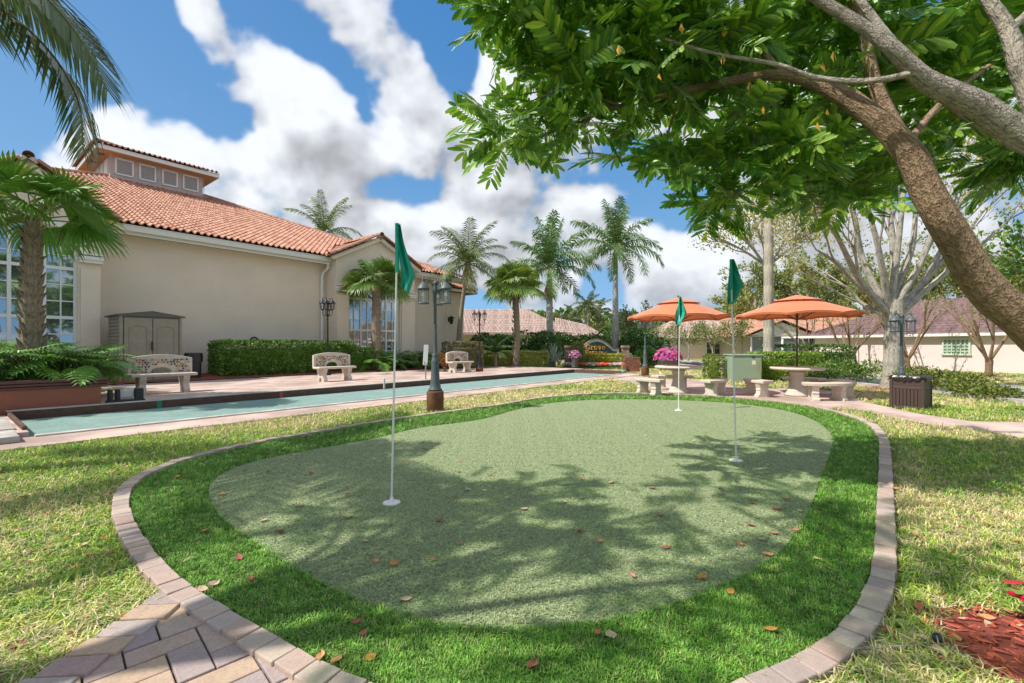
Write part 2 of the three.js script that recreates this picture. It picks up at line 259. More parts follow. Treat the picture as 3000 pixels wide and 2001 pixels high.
struct(sheet('street', [[ROADX[0], 6], [ROADX[1], 6], [ROADX[1], -120], [ROADX[0], -120]], .012, MT.asphalt), 'dark asphalt street beyond the lawn', 'street');
for (const [a, b, n, l] of [[ROADX[0] - .3, ROADX[0], 'kerb', 'pale concrete kerb of the street on the lamp side'], [ROADX[1], ROADX[1] + .3, 'kerb', 'pale concrete kerb of the street on the house side'], [15.7, 16.9, 'sidewalk', 'pale concrete sidewalk in front of the houses']])
  struct(sheet(n, [[a, 6], [b, 6], [b, -110], [a, -110]], n === 'kerb' ? .10 : .03, MT.concrete, scene, .12), l, n);
{ const o = thing('mulch_bed', 'reddish brown mulch bed along the clubhouse wall', 'mulch'); o.userData.kind = 'structure';
  const b = mb(); const N = 90; for (let i = 0; i < N; i++) for (let j = 0; j < 8; j++) { const f = (a, c) => { const s = mix(2.2, 21.4, a / N), t = mix(17.85, 21.1, c / 8), p = cl(s, t); return [p.x, .17 + .09 * Math.sin(Math.PI * c / 8 * .8) + .05 * fbm(s * 3, t * 3, 0, 3), p.z]; }; b.quad(f(i, j), f(i + 1, j), f(i + 1, j + 1), f(i, j + 1)); } b.build('mulch', MT.mulch, o);
  const k = mb(); const e = stRect(1.0, 21.2, 17.6, 17.9); const q = sheet('edge_strip', e, .168, MT.concrete, o, .05); q.userData.label = 'pale concrete edging of the bed'; }

// the bocce court's side wall and kerb
{ const o = thing('court_wall', 'low brown retaining wall along the bocce court', 'wall', [0, 0, 0], CLUB);
  mb().rbox(10.4, .06, -12.02, 19.2, .22, .06, .008).build('board', MT.courtWall, o); mb().rbox(10.4, .175, -12.06, 19.2, .02, .15, .006).build('coping', MT.concrete, o);
  mb().rbox(3.0, .07, -11.985, .09, .19, .012, .002).build('line_mark', mat(.02, .2, .12, .7), o).userData.label = 'green painted line mark'; mb().rbox(5.55, .07, -11.985, .08, .19, .012, .002).build('line_mark', mat(.4, .05, .04, .7), o).userData.label = 'red painted line mark';
  mb().rbox(20.03, .06, -10.75, .06, .22, 2.6, .008).build('end_board', MT.burgundy, o); mb().rbox(.83, .06, -10.9, .05, .20, 2.3, .008).build('end_board', MT.courtWall, o); }
{ const o = thing('court_kerb', 'pale concrete kerb on the lawn side of the bocce court', 'kerb', [0, 0, 0], CLUB); for (let i = 0; i < 16; i++) mb().rbox(.9 + i * 1.2 + .6, .02, -9.46, 1.194, .07, .12, .012).build('kerb_stone', MT.concrete, o); }
{ const o = thing('concrete_slab', 'square pale concrete slab at the corner of the bocce court', 'slab', [0, 0, 0], CLUB); mb().rbox(.2, .075, -9.4, 1.05, .09, .75, .012).build('slab', MT.concrete, o); mb().rbox(.0, .105, -10.7, 1.5, .05, 1.7, .012).build('step', MT.concrete, o); }

// ---------------------------------------------------------------- the putting green
{
  const g = sheet('putting_green', innerLoop, .034, tmat(.34, .41, .21, .95, T.turf(.5), T.turf(.35), .006)); struct(g, 'kidney shaped grey green artificial putting green', 'putting green');
  const f = sheet('fringe_base', fringeLoop, .02, tmat(.07, .17, .02, .95, T.turf(.6), T.turf(.4), .01)); struct(f, 'backing of the longer green turf fringe', 'turf');
  const o = thing('brick_edging', 'curved edging of small tumbled bricks round the putting green', 'edging');
  const mats = [[.56, .42, .34], [.52, .40, .34], [.60, .49, .39], [.49, .35, .29], [.56, .47, .41], [.46, .37, .33]].map(([r, g, b]) => tmat(r, g, b, .9, T.grain(.25), T.grain(.12), .003));
  const lens = []; let tot = 0; for (let i = 0; i < fringeLoop.length; i++) { const a = fringeLoop[i], b = fringeLoop[(i + 1) % fringeLoop.length]; lens.push(tot); tot += Math.hypot(b[0] - a[0], b[1] - a[1]); }
  const n = 232, step = tot / n, along = (q) => { q = ((q % tot) + tot) % tot; let i = 0; while (i < lens.length - 1 && lens[i + 1] <= q) i++; const a = fringeLoop[i], b = fringeLoop[(i + 1) % fringeLoop.length], l = Math.hypot(b[0] - a[0], b[1] - a[1]), f = (q - lens[i]) / l; return [mix(a[0], b[0], f), mix(a[1], b[1], f), (b[0] - a[0]) / l, (b[1] - a[1]) / l]; };
  const geos = [0, 1, 2].map((k) => mb().rbox(0, 0, 0, step - .004, .10, .106 + .005 * k, .007, [0, 0, 0], 2).geo());
  reseed(41);
  for (let i = 0; i < n; i++) { const [x, z, dx, dz] = along(i * step), w = .056 * OUT; place(geos[i % 3], mats[Math.floor(R() * 6)], 'brick', o, [x + dz * w, .005 + rr(-.005, .005), z - dx * w], [rr(-.02, .02), -Math.atan2(dz, dx) + rr(-.03, .03), rr(-.02, .02)]); }
}
// the paved path that comes up to the green
{
  const o = thing('brick_path', 'herringbone path of tan, grey and mauve bricks meeting the green edging', 'path'); o.userData.kind = 'structure';
  const mats = [[.52, .38, .32], [.55, .41, .33], [.45, .36, .34], [.58, .42, .30], [.48, .34, .31], [.52, .43, .39], [.42, .33, .33], [.56, .43, .36]].map(([r, g, b]) => tmat(r, g, b, .88, T.grain(.45), T.grain(.15), .003));
  const gl = mb().rbox(0, 0, 0, .250, .06, .121, .006, [0, 0, 0], 2).geo(), L = .128; reseed(77);
  sheet('joint_sand', nearPath, .016, MT.soil, o);
  const cs = Math.SQRT1_2, inner = offset(fringeLoop, .02 * OUT);
  for (let i = -26; i < 26; i++) for (let j = -26; j < 26; j++) for (const v of [0, 1]) {
    // herringbone cells: a lying brick and a standing one
    let X, Z, rot;
    if (((i - j) % 4 + 4) % 4 === 0 && !v) { X = (i + 1) * L; Z = (j + .5) * L; rot = 0; } else if (((i - j) % 4 + 4) % 4 === 3 && v) { X = (i + .5) * L; Z = (j + 1) * L; rot = Math.PI / 2; } else continue;
    const x = -1 + (X * cs - Z * cs), z = -1.3 + (X * cs + Z * cs);
    if (!inPoly(nearPath, x, z) || inPoly(inner, x, z) || x < -1.75 - .11 * sstep(-2.3, -.6, z) || z > .35) continue;
    place(gl, mats[Math.floor(R() * 8)], 'brick', o, [x, .005 + rr(-.003, .004), z], [rr(-.012, .012), rot - Math.PI / 4 + rr(-.01, .01), rr(-.012, .012)]);
  }
  const ge = mb().rbox(0, 0, 0, .20, .06, .117, .008, [0, 0, 0], 2).geo();
  for (let k = 0; k < 22; k++) { const z = -2.34 + k * .124, x = -1.74 - .11 * sstep(-2.3, -.6, z); place(ge, mats[Math.floor(R() * 8)], 'brick', o, [x, .016 + rr(-.003, .004), z], [rr(-.01, .01), .1 + rr(-.03, .03), rr(-.01, .01)]); }
}

// ---------------------------------------------------------------- the clubhouse
const tileGeo = (w = .232, len = .43) => {             // one S shaped clay tile, lower end toward +z
  const b = mb(), n = 8, f = (a) => { const q = a / n; return [(q - .5) * w, q < .62 ? .075 * Math.sin(q / .62 * Math.PI) : -.014 * Math.sin((q - .62) / .38 * Math.PI)]; };
  for (let i = 0; i < n; i++) { const [x0, y0] = f(i), [x1, y1] = f(i + 1); b.quad([x0, y0, len / 2], [x1, y1, len / 2], [x1, y1, -len / 2], [x0, y0, -len / 2]); b.quad([x0, y0 - .042, len / 2], [x1, y1 - .042, len / 2], [x1, y1, len / 2], [x0, y0, len / 2]); }
  return b.geo();
};
const TILE = tileGeo(), tileCols = [[.56, .275, .18], [.50, .235, .15], [.62, .335, .23], [.46, .205, .13], [.58, .305, .205]];
const tileMats = tileCols.map(([r, g, b]) => tmat(r, g, b, .8, T.grain(.5), null, .002));
const tileAny = tmat(1, 1, 1, .8, T.grain(.5), null, .002);
const roofDeck = tmat(.20, .07, .035, .9, T.grain(.6), null, .004);
function stuffTiles(name, mats4, parent, label) { const im = new THREE.InstancedMesh(TILE, tileAny, mats4.length); mats4.forEach((m, i) => { im.setMatrixAt(i, m); const c = tileCols[Math.floor(R() * 5)], f = rr(.9, 1.1); im.setColorAt(i, C(c[0] * f, c[1] * f, c[2] * f)); }); im.name = name; im.castShadow = im.receiveShadow = true; parent.add(im); tag(im, label, null, null, 'stuff'); return im; }
const club = thing('clubhouse', 'long beige stucco clubhouse with terracotta tile roof and louvred cupola', 'building', [0, 0, 0], CLUB);
{
  reseed(5);
  mb().box(7.2, 2.65, -32.5, 25.3, 5.3, 23).build('wall', MT.stucco, club);
  mb().box(20.75, 2.4, -30, 1.8, 4.8, 17.4).build('annex_wall', MT.stucco, club);
  mb().rbox(19.87, 2.45, -20.97, .12, 5, .1, .01).build('corner_trim', MT.trim, club);
  // roof: eave 20.4 to ridge 33.2 back
  const E = { s0: -6.5, s1: 20.6, t: 20.4, y: 5.6 }, RG = { s0: 6.6, s1: 10.7, t: 33.2, y: 10.72 }, sl = (RG.y - E.y) / (RG.t - E.t), pit = Math.atan(sl);
  const roof = mb(); const P = (s, t, y) => [s, y, -t];
  roof.quad(P(E.s0, E.t, E.y - .04), P(E.s1, E.t, E.y - .04), P(RG.s1, RG.t, RG.y - .04), P(RG.s0, RG.t, RG.y - .04)); roof.tri(P(E.s1, E.t, E.y - .04), P(E.s1, 46, E.y - .04), P(RG.s1, RG.t, RG.y - .04)); roof.tri(P(E.s0, 46, E.y), P(E.s0, E.t, E.y), P(RG.s0, RG.t, RG.y)); roof.quad(P(E.s1, 46, E.y), P(E.s0, 46, E.y), P(RG.s0, RG.t, RG.y), P(RG.s1, RG.t, RG.y));
  const roofM = roof.build('roof', roofDeck, club);
  const rows = Math.floor((RG.t - E.t) / Math.cos(pit) / .365), tiles = [];
  for (let r = 0; r < rows; r++) { const d = (r + .5) * .365, t = E.t - .08 + d * Math.cos(pit), y = E.y + .03 + d * Math.sin(pit), q = (t - E.t) / (RG.t - E.t), a = mix(E.s0, RG.s0, q) + .1, b = mix(E.s1, RG.s1, q) - .1;
    for (let s = Math.ceil((Math.max(a, -.4) + .4) / .232) * .232 - .4; s < b; s += .232) { if (s > 12.0 && s < 16.4 && t < 20.4 + (7.0 - Math.abs(s - 14.15) * .54 - 5.6) / sl) continue; if (s > .2 && s < 3.3 && t < 20.4 + (6.85 - Math.abs(s - 1.78) * .54 - 5.6) / sl) continue; if (s > 5.9 && s < 10.1 && t > 32.1) continue; tiles.push([s + rr(-.006, .006), t, y + rr(-.004, .004)]); } }
  const dist = ([s, t, y]) => { const p = cl(s, t); return Math.hypot(p.x, y - EYE, p.z) + (p.x / -p.z < -1.12 ? 100 : 0); };
  tiles.sort((a, b) => dist(a) - dist(b));
  tiles.slice(0, 300).forEach(([s, t, y]) => place(TILE, tileMats[Math.floor(R() * 5)], 'tile', roofM, [s, y, -t], [pit - .10, rr(-.012, .012), 0]));
  stuffTiles('tile_field', tiles.slice(300).map(([s, t, y]) => M4(s, y, -t, pit - .10, rr(-.012, .012), 0)), roofM, 'terracotta tiles higher up the roof');
  const cap = mb().add(new THREE.CylinderGeometry(.12, .135, .42, 10, 1, true, 0, Math.PI), M4(0, 0, 0, 0, -Math.PI / 2, 0)).geo(); // half barrel, axis along y, crown toward +x... laid by quaternion below
  const caps = (a, b, parent, gap = .36) => { const A = new THREE.Vector3(...a), B = new THREE.Vector3(...b), d = B.clone().sub(A), n = Math.floor(d.length() / gap), u = d.clone().normalize(), side = new THREE.Vector3().crossVectors(u, new THREE.Vector3(0, 1, 0)).normalize(), up = new THREE.Vector3().crossVectors(side, u).normalize();
    for (let i = 0; i < n; i++) { const m = place(cap, tileMats[Math.floor(R() * 5)], 'ridge_tile', parent, [0, 0, 0]); m.position.copy(A).addScaledVector(u, (i + .5) * gap).addScaledVector(up, .03); m.quaternion.setFromRotationMatrix(new THREE.Matrix4().makeBasis(side, u, new THREE.Vector3().crossVectors(side, u))); } };
  caps(P(E.s1, E.t, E.y + .03), P(RG.s1, RG.t, RG.y + .03), roofM); caps(P(2.4, 28.9, 9.05), P(RG.s0, RG.t, RG.y + .03), roofM); caps(P(RG.s1, RG.t, RG.y + .03), P(10.2, RG.t, RG.y + .03), roofM);
  // eaves
  const g = mb(); for (const [a, b] of [[3.35, 11.78], [16.55, 20.75]]) { const w = b - a, c = (a + b) / 2; g.rbox(c, 5.42, -20.36, w, .2, .13, .02).rbox(c, 5.525, -20.30, w, .035, .05, .01).box(c, 5.36, -20.7, w, .04, .62).box(c, 5.27, -20.44, w, .12, .03); } g.build('gutter', MT.gutter, club);
  { const d = mb().limb([new THREE.Vector3(11.66, 5.3, -20.4), new THREE.Vector3(11.66, 5.05, -20.45), new THREE.Vector3(11.6, 4.8, -20.82), new THREE.Vector3(11.6, 4.5, -20.88), new THREE.Vector3(11.6, 2.5, -20.88), new THREE.Vector3(11.6, .25, -20.88)], [.065, .065], 8); d.rbox(11.6, 3.6, -20.93, .2, .05, .05).rbox(11.6, 1.4, -20.93, .18, .05, .05); d.build('downspout', MT.white, club); }
  // annex roof
  { const b = mb(); b.quad(P(18.6, 20.9, 5.0), P(22.5, 20.9, 5.0), P(20.3, 23.3, 5.95), P(18.6, 23.3, 5.95)); b.tri(P(22.5, 20.9, 5.0), P(22.5, 26, 5.0), P(20.3, 23.3, 5.95)); b.box(20.9, 4.87, -20.93, 3.2, .2, .1).box(20.9, 4.8, -21.3, 3.2, .04, .8).box(22.45, 4.87, -23.4, .1, .2, 5); const ar = b.build('annex_roof', roofDeck, club); const l = []; const pa = Math.atan(.95 / 2.4); for (let r = 0; r < 7; r++) for (let s = 18.9; s < 22.4 - r * .33; s += .232) l.push(M4(s, 5.05 + (r + .4) * .365 * Math.sin(pa), -(20.85 + (r + .4) * .365 * Math.cos(pa)), pa - .10, 0, 0)); stuffTiles('tile_field', l, ar, 'terracotta tiles of the lower annex roof'); mb().rbox(20.9, 4.87, -20.86, 3.24, .17, .05, .02).build('annex_gutter', MT.gutter, club); caps(P(22.5, 20.9, 5.05), P(20.3, 23.3, 6.0), ar); }
  // gabled bays with arched windows
  const bay = (s0, s1, w0, w1, eave, peakY, spring, rise, sill, cols, name, arcLabel) => {
    const mid = (s0 + s1) / 2, wc = (w0 + w1) / 2, hw = (w1 - w0) / 2;
    const sh = shapeOf([[s0, 0], [s1, 0], [s1, eave], [mid, peakY], [s0, eave]]);
    const hole = new THREE.Path(); hole.moveTo(w0, sill); hole.lineTo(w1, sill); hole.lineTo(w1, spring); for (let i = 1; i <= 20; i++) { const a = Math.PI * i / 20; hole.lineTo(wc + hw * Math.cos(a), spring + rise * Math.sin(a)); } hole.lineTo(w0, sill); sh.holes.push(hole);
    mb().add(new THREE.ExtrudeGeometry(sh, { depth: .35, bevelEnabled: false }), M4(0, 0, -20.35)).build('bay_wall', MT.stucco, club);
    mb().box(s0 + .1, eave / 2, -20.68, .2, eave, .66).box(s1 - .1, eave / 2, -20.68, .2, eave, .66).build('bay_side', MT.stucco, club);
    // pilasters, capitals, arch moulding
    const pil = mb(); for (const [a, b] of [[s0 + .02, w0 - .06], [w1 + .06, s1 - .02]]) { const c = (a + b) / 2, w = b - a; pil.rbox(c, spring / 2 - .2, -19.96, w, spring - .3, .08, .01); } pil.build('pilaster', MT.stucco, club);
    const tr = mb(); for (const [a, b] of [[s0 - .03, w0 - .02], [w1 + .02, s1 + .03]]) { const c = (a + b) / 2, w = b - a; tr.rbox(c, spring - .13, -19.93, w, .1, .16, .015).rbox(c, spring - .02, -19.92, w + .04, .13, .2, .015).rbox(c, spring + .10, -19.91, w + .08, .06, .22, .015); }
    for (let i = 0; i < 24; i++) { const f = (k, r) => { const a = Math.PI * k / 24; return [wc + (hw + r) * Math.cos(a), spring + .13 + (rise - .1 + r) * Math.sin(a)]; }, z = -19.90, [ax, ay] = f(i, .02), [bx, by] = f(i + 1, .02), [cx, cy] = f(i + 1, .24), [dx, dy] = f(i, .24); tr.quad([ax, ay, z], [dx, dy, z], [cx, cy, z], [bx, by, z]).quad([ax, ay, z], [bx, by, z], [bx, by, z - .12], [ax, ay, z - .12]).quad([dx, dy, z], [dx, dy, z - .12], [cx, cy, z - .12], [cx, cy, z]); }
    tr.build('arch_trim', MT.trim, club);
    // rake mouldings and barrel tiles
    const rk = mb(), roofS = Math.atan2(peakY - eave, mid - s0); for (const q of [-1, 1]) { const L = Math.hypot(peakY - eave, mid - s0) + .5; rk.rbox(mid + q * (mid - s0) * .52, (peakY + eave) / 2 + .02, -19.88, L, .2, .2, .02, [0, 0, -q * roofS]); } rk.build('rake_trim', MT.stucco, club);
    const back = 20.4 + (peakY + .1 - 5.6) / sl, br = mb(); for (const q of [-1, 1]) br.quad([mid, peakY + .14, -19.7], [mid + q * (mid - s0 + .35), eave - .05, -19.7], [mid + q * (mid - s0 + .35), eave - .05, -21.2], [mid, peakY + .14, -back]); const brm = br.build('bay_roof', roofDeck, club);
    for (const q of [-1, 1]) caps([mid + q * (mid - s0 + .4), eave + .0, -19.78], [mid, peakY + .2, -19.78], brm, .33); caps([mid, peakY + .2, -19.7], [mid, peakY + .2, -back], brm);
    const l = []; for (const q of [-1, 1]) for (let r = 0; r < 7; r++) for (let z = 19.95; z < back; z += .232) { const d = (r + .4) * .36, x = (mid - s0 + .35) - d * Math.cos(roofS), y = eave + d * Math.sin(roofS) + .03; if (x < .1 || (z - 20.4) * sl + 5.55 > y) continue; const m = new THREE.Matrix4().makeRotationY(q * Math.PI / 2).multiply(M4(0, 0, 0, roofS - .10)); m.setPosition(mid + q * x, y, -z); l.push(m); } stuffTiles('tile_field', l, brm, 'terracotta tiles on the gabled bay');
    // window: each pane a piece between white bars
    const win = new THREE.Group(); win.name = 'window'; club.add(win); win.userData.label = arcLabel;
    const fr = mb(), z = -20.2, cw = (w1 - w0) / cols, ys = []; for (let y = sill; y < spring - .05; y += .52) ys.push(y); ys.push(spring);
    for (let i = 0; i <= cols; i++) { const x = clamp(w0 + i * cw, w0 + .03, w1 - .03), thick = i % 2 ? .035 : .09, top = spring + rise * Math.sqrt(Math.max(0, 1 - Math.pow((x - wc) / hw, 2))); fr.rbox(x, (sill + top) / 2, z, thick, top - sill, .08, .008); }
    ys.forEach((y, k) => fr.rbox(wc, y + .02, z, w1 - w0, k % 3 === 0 ? .10 : .035, .075, .008)); fr.build('window_frame', MT.white, win);
    const pane = mb().box(0, 0, 0, cw - .02, .5, .012).geo();
    for (let k = 0; k < ys.length - 1; k++) for (let i = 0; i < cols; i++) { const m = place(pane, MT.glass, 'pane', win, [w0 + (i + .5) * cw, (ys[k] + ys[k + 1]) / 2 + .02, z - .02 + rr(-.003, .003)], [rr(-.006, .006), rr(-.006, .006), 0]); m.scale.y = (ys[k + 1] - ys[k]) / .5; }
    const top = new THREE.Shape(); top.moveTo(w0, 0); top.lineTo(w1, 0); for (let i = 1; i <= 20; i++) { const a = Math.PI * i / 20; top.lineTo(wc + hw * Math.cos(a), rise * Math.sin(a)); } mb().add(new THREE.ShapeGeometry(top), M4(0, spring + .02, z - .025, .004)).build('arched_pane', MT.glass, win);
  };
  bay(11.82, 16.5, 12.5, 15.52, 5.55, 6.75, 4.12, .82, .55, 8, 'right', 'tall arched window behind the fan palm at the downspout');
  bay(.08, 3.43, .66, 2.87, 5.5, 6.75, 4.18, .9, .65, 6, 'left', 'tall arched window above the planter');
  // cupola
  const cu = new THREE.Group(); cu.name = 'cupola'; club.add(cu);
  const c0 = 5.85, c1 = 10.15, f = 32.0, bk = 36.4, ym = 11.55;
  mb().box((c0 + c1) / 2, 10.5, -(f + bk) / 2, c1 - c0, 2.3, bk - f).build('cupola_wall', MT.mauve, cu);
  for (const [a, b] of [[6.05, 6.85], [7.08, 7.85], [8.12, 8.88], [9.12, 9.92]]) { const y = 11.0, w = b - a, c = (a + b) / 2; mb().rbox(c, y + .41, -f + .03, w, .08, .08, .01).rbox(c, y - .41, -f + .03, w, .08, .08, .01).rbox(a + .04, y, -f + .03, .08, .88, .08, .01).rbox(b - .04, y, -f + .03, .08, .88, .08, .01).build('window_frame', MT.white, cu); const lv = mb(); for (let k = 0; k < 9; k++) lv.box(c, y - .34 + k * .085, -f + .02, w - .12, .075, .014, [.5, 0, 0]); lv.box(c, y, -f - .012, w - .1, .8, .02); lv.build('louvre', MT.louvre, cu); }
  for (const [a, b] of [[32.4, 33.1], [33.4, 34.1], [34.4, 35.1]]) mb().rbox(c0 - .02, 11.0, -(a + b) / 2, .06, .85, b - a, .01).build('window_frame', MT.white, cu);
  for (let k = 0; k < 16; k++) mb().box(c0 + .08 + k * .285, 10.9, -f + .008, .03, 1.4, .016).build('batten', MT.mauve, cu);
  const e0 = 5.2, e1 = 10.8, ef = 31.35, eb = 37.05;
  mb().box((e0 + e1) / 2, ym + .02, -(ef + eb) / 2, e1 - e0, .05, eb - ef).build('soffit', MT.soffit, cu);
  for (const t of [32.3, 34]) mb().box(e0 + .33, ym - .012, -t, .3, .02, .3).build('soffit_vent', MT.black, cu);
  mb().rbox((e0 + e1) / 2, ym + .1, -ef, e1 - e0 + .06, .22, .06, .01).rbox(e0, ym + .1, -(ef + eb) / 2, .06, .22, eb - ef, .01).rbox(e1, ym + .1, -(ef + eb) / 2, .06, .22, eb - ef, .01).build('fascia', MT.white, cu);
  const cr = mb(), yb = ym + .24, yt = yb + .78, cm = (e0 + e1) / 2, tm = (ef + eb) / 2; cr.tri([e0, yb, -ef], [e1, yb, -ef], [cm, yt, -tm]).tri([e0, yb, -eb], [e0, yb, -ef], [cm, yt, -tm]).tri([e1, yb, -ef], [e1, yb, -eb], [cm, yt, -tm]).tri([e1, yb, -eb], [e0, yb, -eb], [cm, yt, -tm]); cr.build('cupola_roof', roofDeck, cu);
  const cp = Math.atan2(yt - yb, tm - ef), l = []; for (let r = 0; r < 8; r++) { const d = (r + .35) * .365; for (let s = e0 - .1 + Math.ceil(d / .232) * .232; s < e1 + .1 - d; s += .232) l.push(M4(s, yb + .04 + d * Math.sin(cp), -(ef - .07 + d * Math.cos(cp)), cp - .10)); for (let t = ef - .1 + Math.ceil(d / .232) * .232; t < eb + .1 - d; t += .232) { const m = new THREE.Matrix4().makeRotationY(-Math.PI / 2).multiply(M4(0, 0, 0, cp - .10)); m.setPosition(e0 - .07 + d * Math.cos(cp), yb + .04 + d * Math.sin(cp), -t); l.push(m); } }
  stuffTiles('tile_field', l, cu, 'terracotta tiles of the cupola roof'); caps([e0, yb + .06, -ef], [cm, yt + .06, -tm], cu);
  // wall lantern
  mb().rbox(19.95, 3.0, -20.93, .12, .3, .06, .02).bar([19.95, 3.05, -20.9], [19.95, 3.12, -20.7], .02).lathe([[0, .22], [.03, .2], [.22, .1], [.23, .07], [.1, .06]], 19.95, 3.0, -20.68, 12).lathe([[.11, .06], [.13, -.02], [.1, -.26], [.04, -.3], [0, -.3]], 19.95, 3.0, -20.68, 12).build('wall_lantern', MT.iron, club);
  // hose reel arch on wall
  { const b = mb(); b.add(new THREE.TorusGeometry(.16, .03, 8, 20, Math.PI * 1.1), M4(8.55, 1.55, -20.9)); b.build('hose_hook', MT.iron, club); }
}
// ---------------------------------------------------------------- things on the deck
// storage shed
{
  const o = thing('storage_shed', 'tan resin storage shed with double doors against the clubhouse', 'shed', cl(3.62, 18.5, .157), CLUB), W = 1.62, D = 1.5, H = 2.16;
  const b = mb().box(W / 2, H / 2, -D / 2 - .02, W - .03, H, D - .04); for (let k = 0; k < 19; k++) b.rbox(.0, .1 + k * .11, -D / 2, .035, .095, D - .1, .01); b.rbox(.03, H / 2, -.02, .1, H, .09, .02).rbox(W - .03, H / 2, -.02, .08, H, .09, .02); b.build('body', MT.shed, o);
  for (const [c, w] of [[.455, .72], [1.18, .70]]) { const d = mb().rbox(c, 1.06, .015, w, 2.04, .05, .012).build('door', MT.shed, o); const sh = shapeOf([[-.24, -.8], [.24, -.8], [.24, .72]]); for (let i = 0; i <= 10; i++) sh.lineTo(.24 - i * .048, .72 + .07 * Math.sin(Math.PI * i / 10)); sh.lineTo(-.24, -.8); const h = shapeOf([[-.215, -.775], [.215, -.775], [.215, .70]]); const hp = new THREE.Path(); hp.moveTo(-.215, -.775); hp.lineTo(.215, -.775); for (let i = 0; i <= 10; i++) hp.lineTo(.215 - i * .043, .70 + .065 * Math.sin(Math.PI * i / 10)); hp.lineTo(-.215, -.775); sh.holes.push(hp); mb().add(new THREE.ExtrudeGeometry(sh, { depth: .014, bevelEnabled: true, bevelSize: .006, bevelThickness: .006, bevelSegments: 1 }), M4(c, 1.05, .04)).build('panel_moulding', MT.shed, d); }
  mb().rbox(.80, 1.18, .07, .035, .3, .05, .015).build('handle', MT.black, o); mb().rbox(.80, .84, .055, .09, .05, .03, .01).build('latch', mat(.6, .6, .58, .4, { metalness: .6 }), o);
  const r = mb(); for (const q of [-1, 1]) r.quad([W / 2, H + .15, .08], [W / 2 + q * (W / 2 + .1), H + .01, .08], [W / 2 + q * (W / 2 + .1), H + .01, -D - .08], [W / 2, H + .15, -D - .08]); r.add(new THREE.ExtrudeGeometry(shapeOf([[-.1, H - .03], [W + .1, H - .03], [W + .1, H + .005], [W / 2, H + .145], [-.1, H + .005]]), { depth: D + .14, bevelEnabled: false }), M4(0, 0, -D - .07)); r.build('roof', MT.shedDark, o);
}
function bin(o, mm) { mb().lathe([[0, 0], [.2, 0], [.22, .06], [.24, .82], [.26, .84], [.26, .9], [.23, .9]], 0, 0, 0, 20).build('drum', mm, o); const b = mb().lathe([[.265, .62], [.275, .7], [.272, .86], [.262, .93], [.24, .94], [.2, .86]], 0, 0, 0, 26); b.build('bag', mat(.012, .012, .014, .28), o); }
bin(thing('waste_bin', 'round black waste bin with bag liner between shed and hedge', 'bin', cl(5.62, 18.6, .16)), MT.black);
// planter
{
  const o = thing('planter_wall', 'red brown planter wall with ribbed burgundy cap', 'planter', [0, 0, 0], CLUB);
  mb().rbox(-1.95, .33, -12.32, 8.1, .48, .2, .01).build('front', MT.planter, o); mb().rbox(2.0, .33, -14.2, .2, .48, 3.6, .01).build('side', MT.planter, o);
  for (const [y, h, d] of [[.55, .05, .27], [.605, .05, .30], [.665, .06, .33]]) mb().rbox(-1.9, y, -12.32, 8.2, h - .004, d, .012).build('cap', MT.burgundy, o), mb().rbox(2.0, y, -14.2, d, h - .004, 3.62, .012).build('cap', MT.burgundy, o);
  mb().box(-2, .54, -16.5, 7.8, .1, 8).build('soil', MT.soil, o);
}
{ const o = thing('ball_rack', 'small dark metal rack on the deck at the planter corner', 'rack', cl(2.5, 12.3, .157), CLUB); mb().rbox(0, .03, 0, .62, .05, .2, .012).build('base', MT.black, o); for (const x of [-.25, -.13, .22]) mb().rbox(x, .16, 0, x > 0 ? .14 : .07, .24, .15, .02).build('upright', MT.iron, o); mb().rbox(.02, .17, -.03, .24, .16, .05, .02).build('cup_holder', mat(.5, .5, .5, .5), o); }
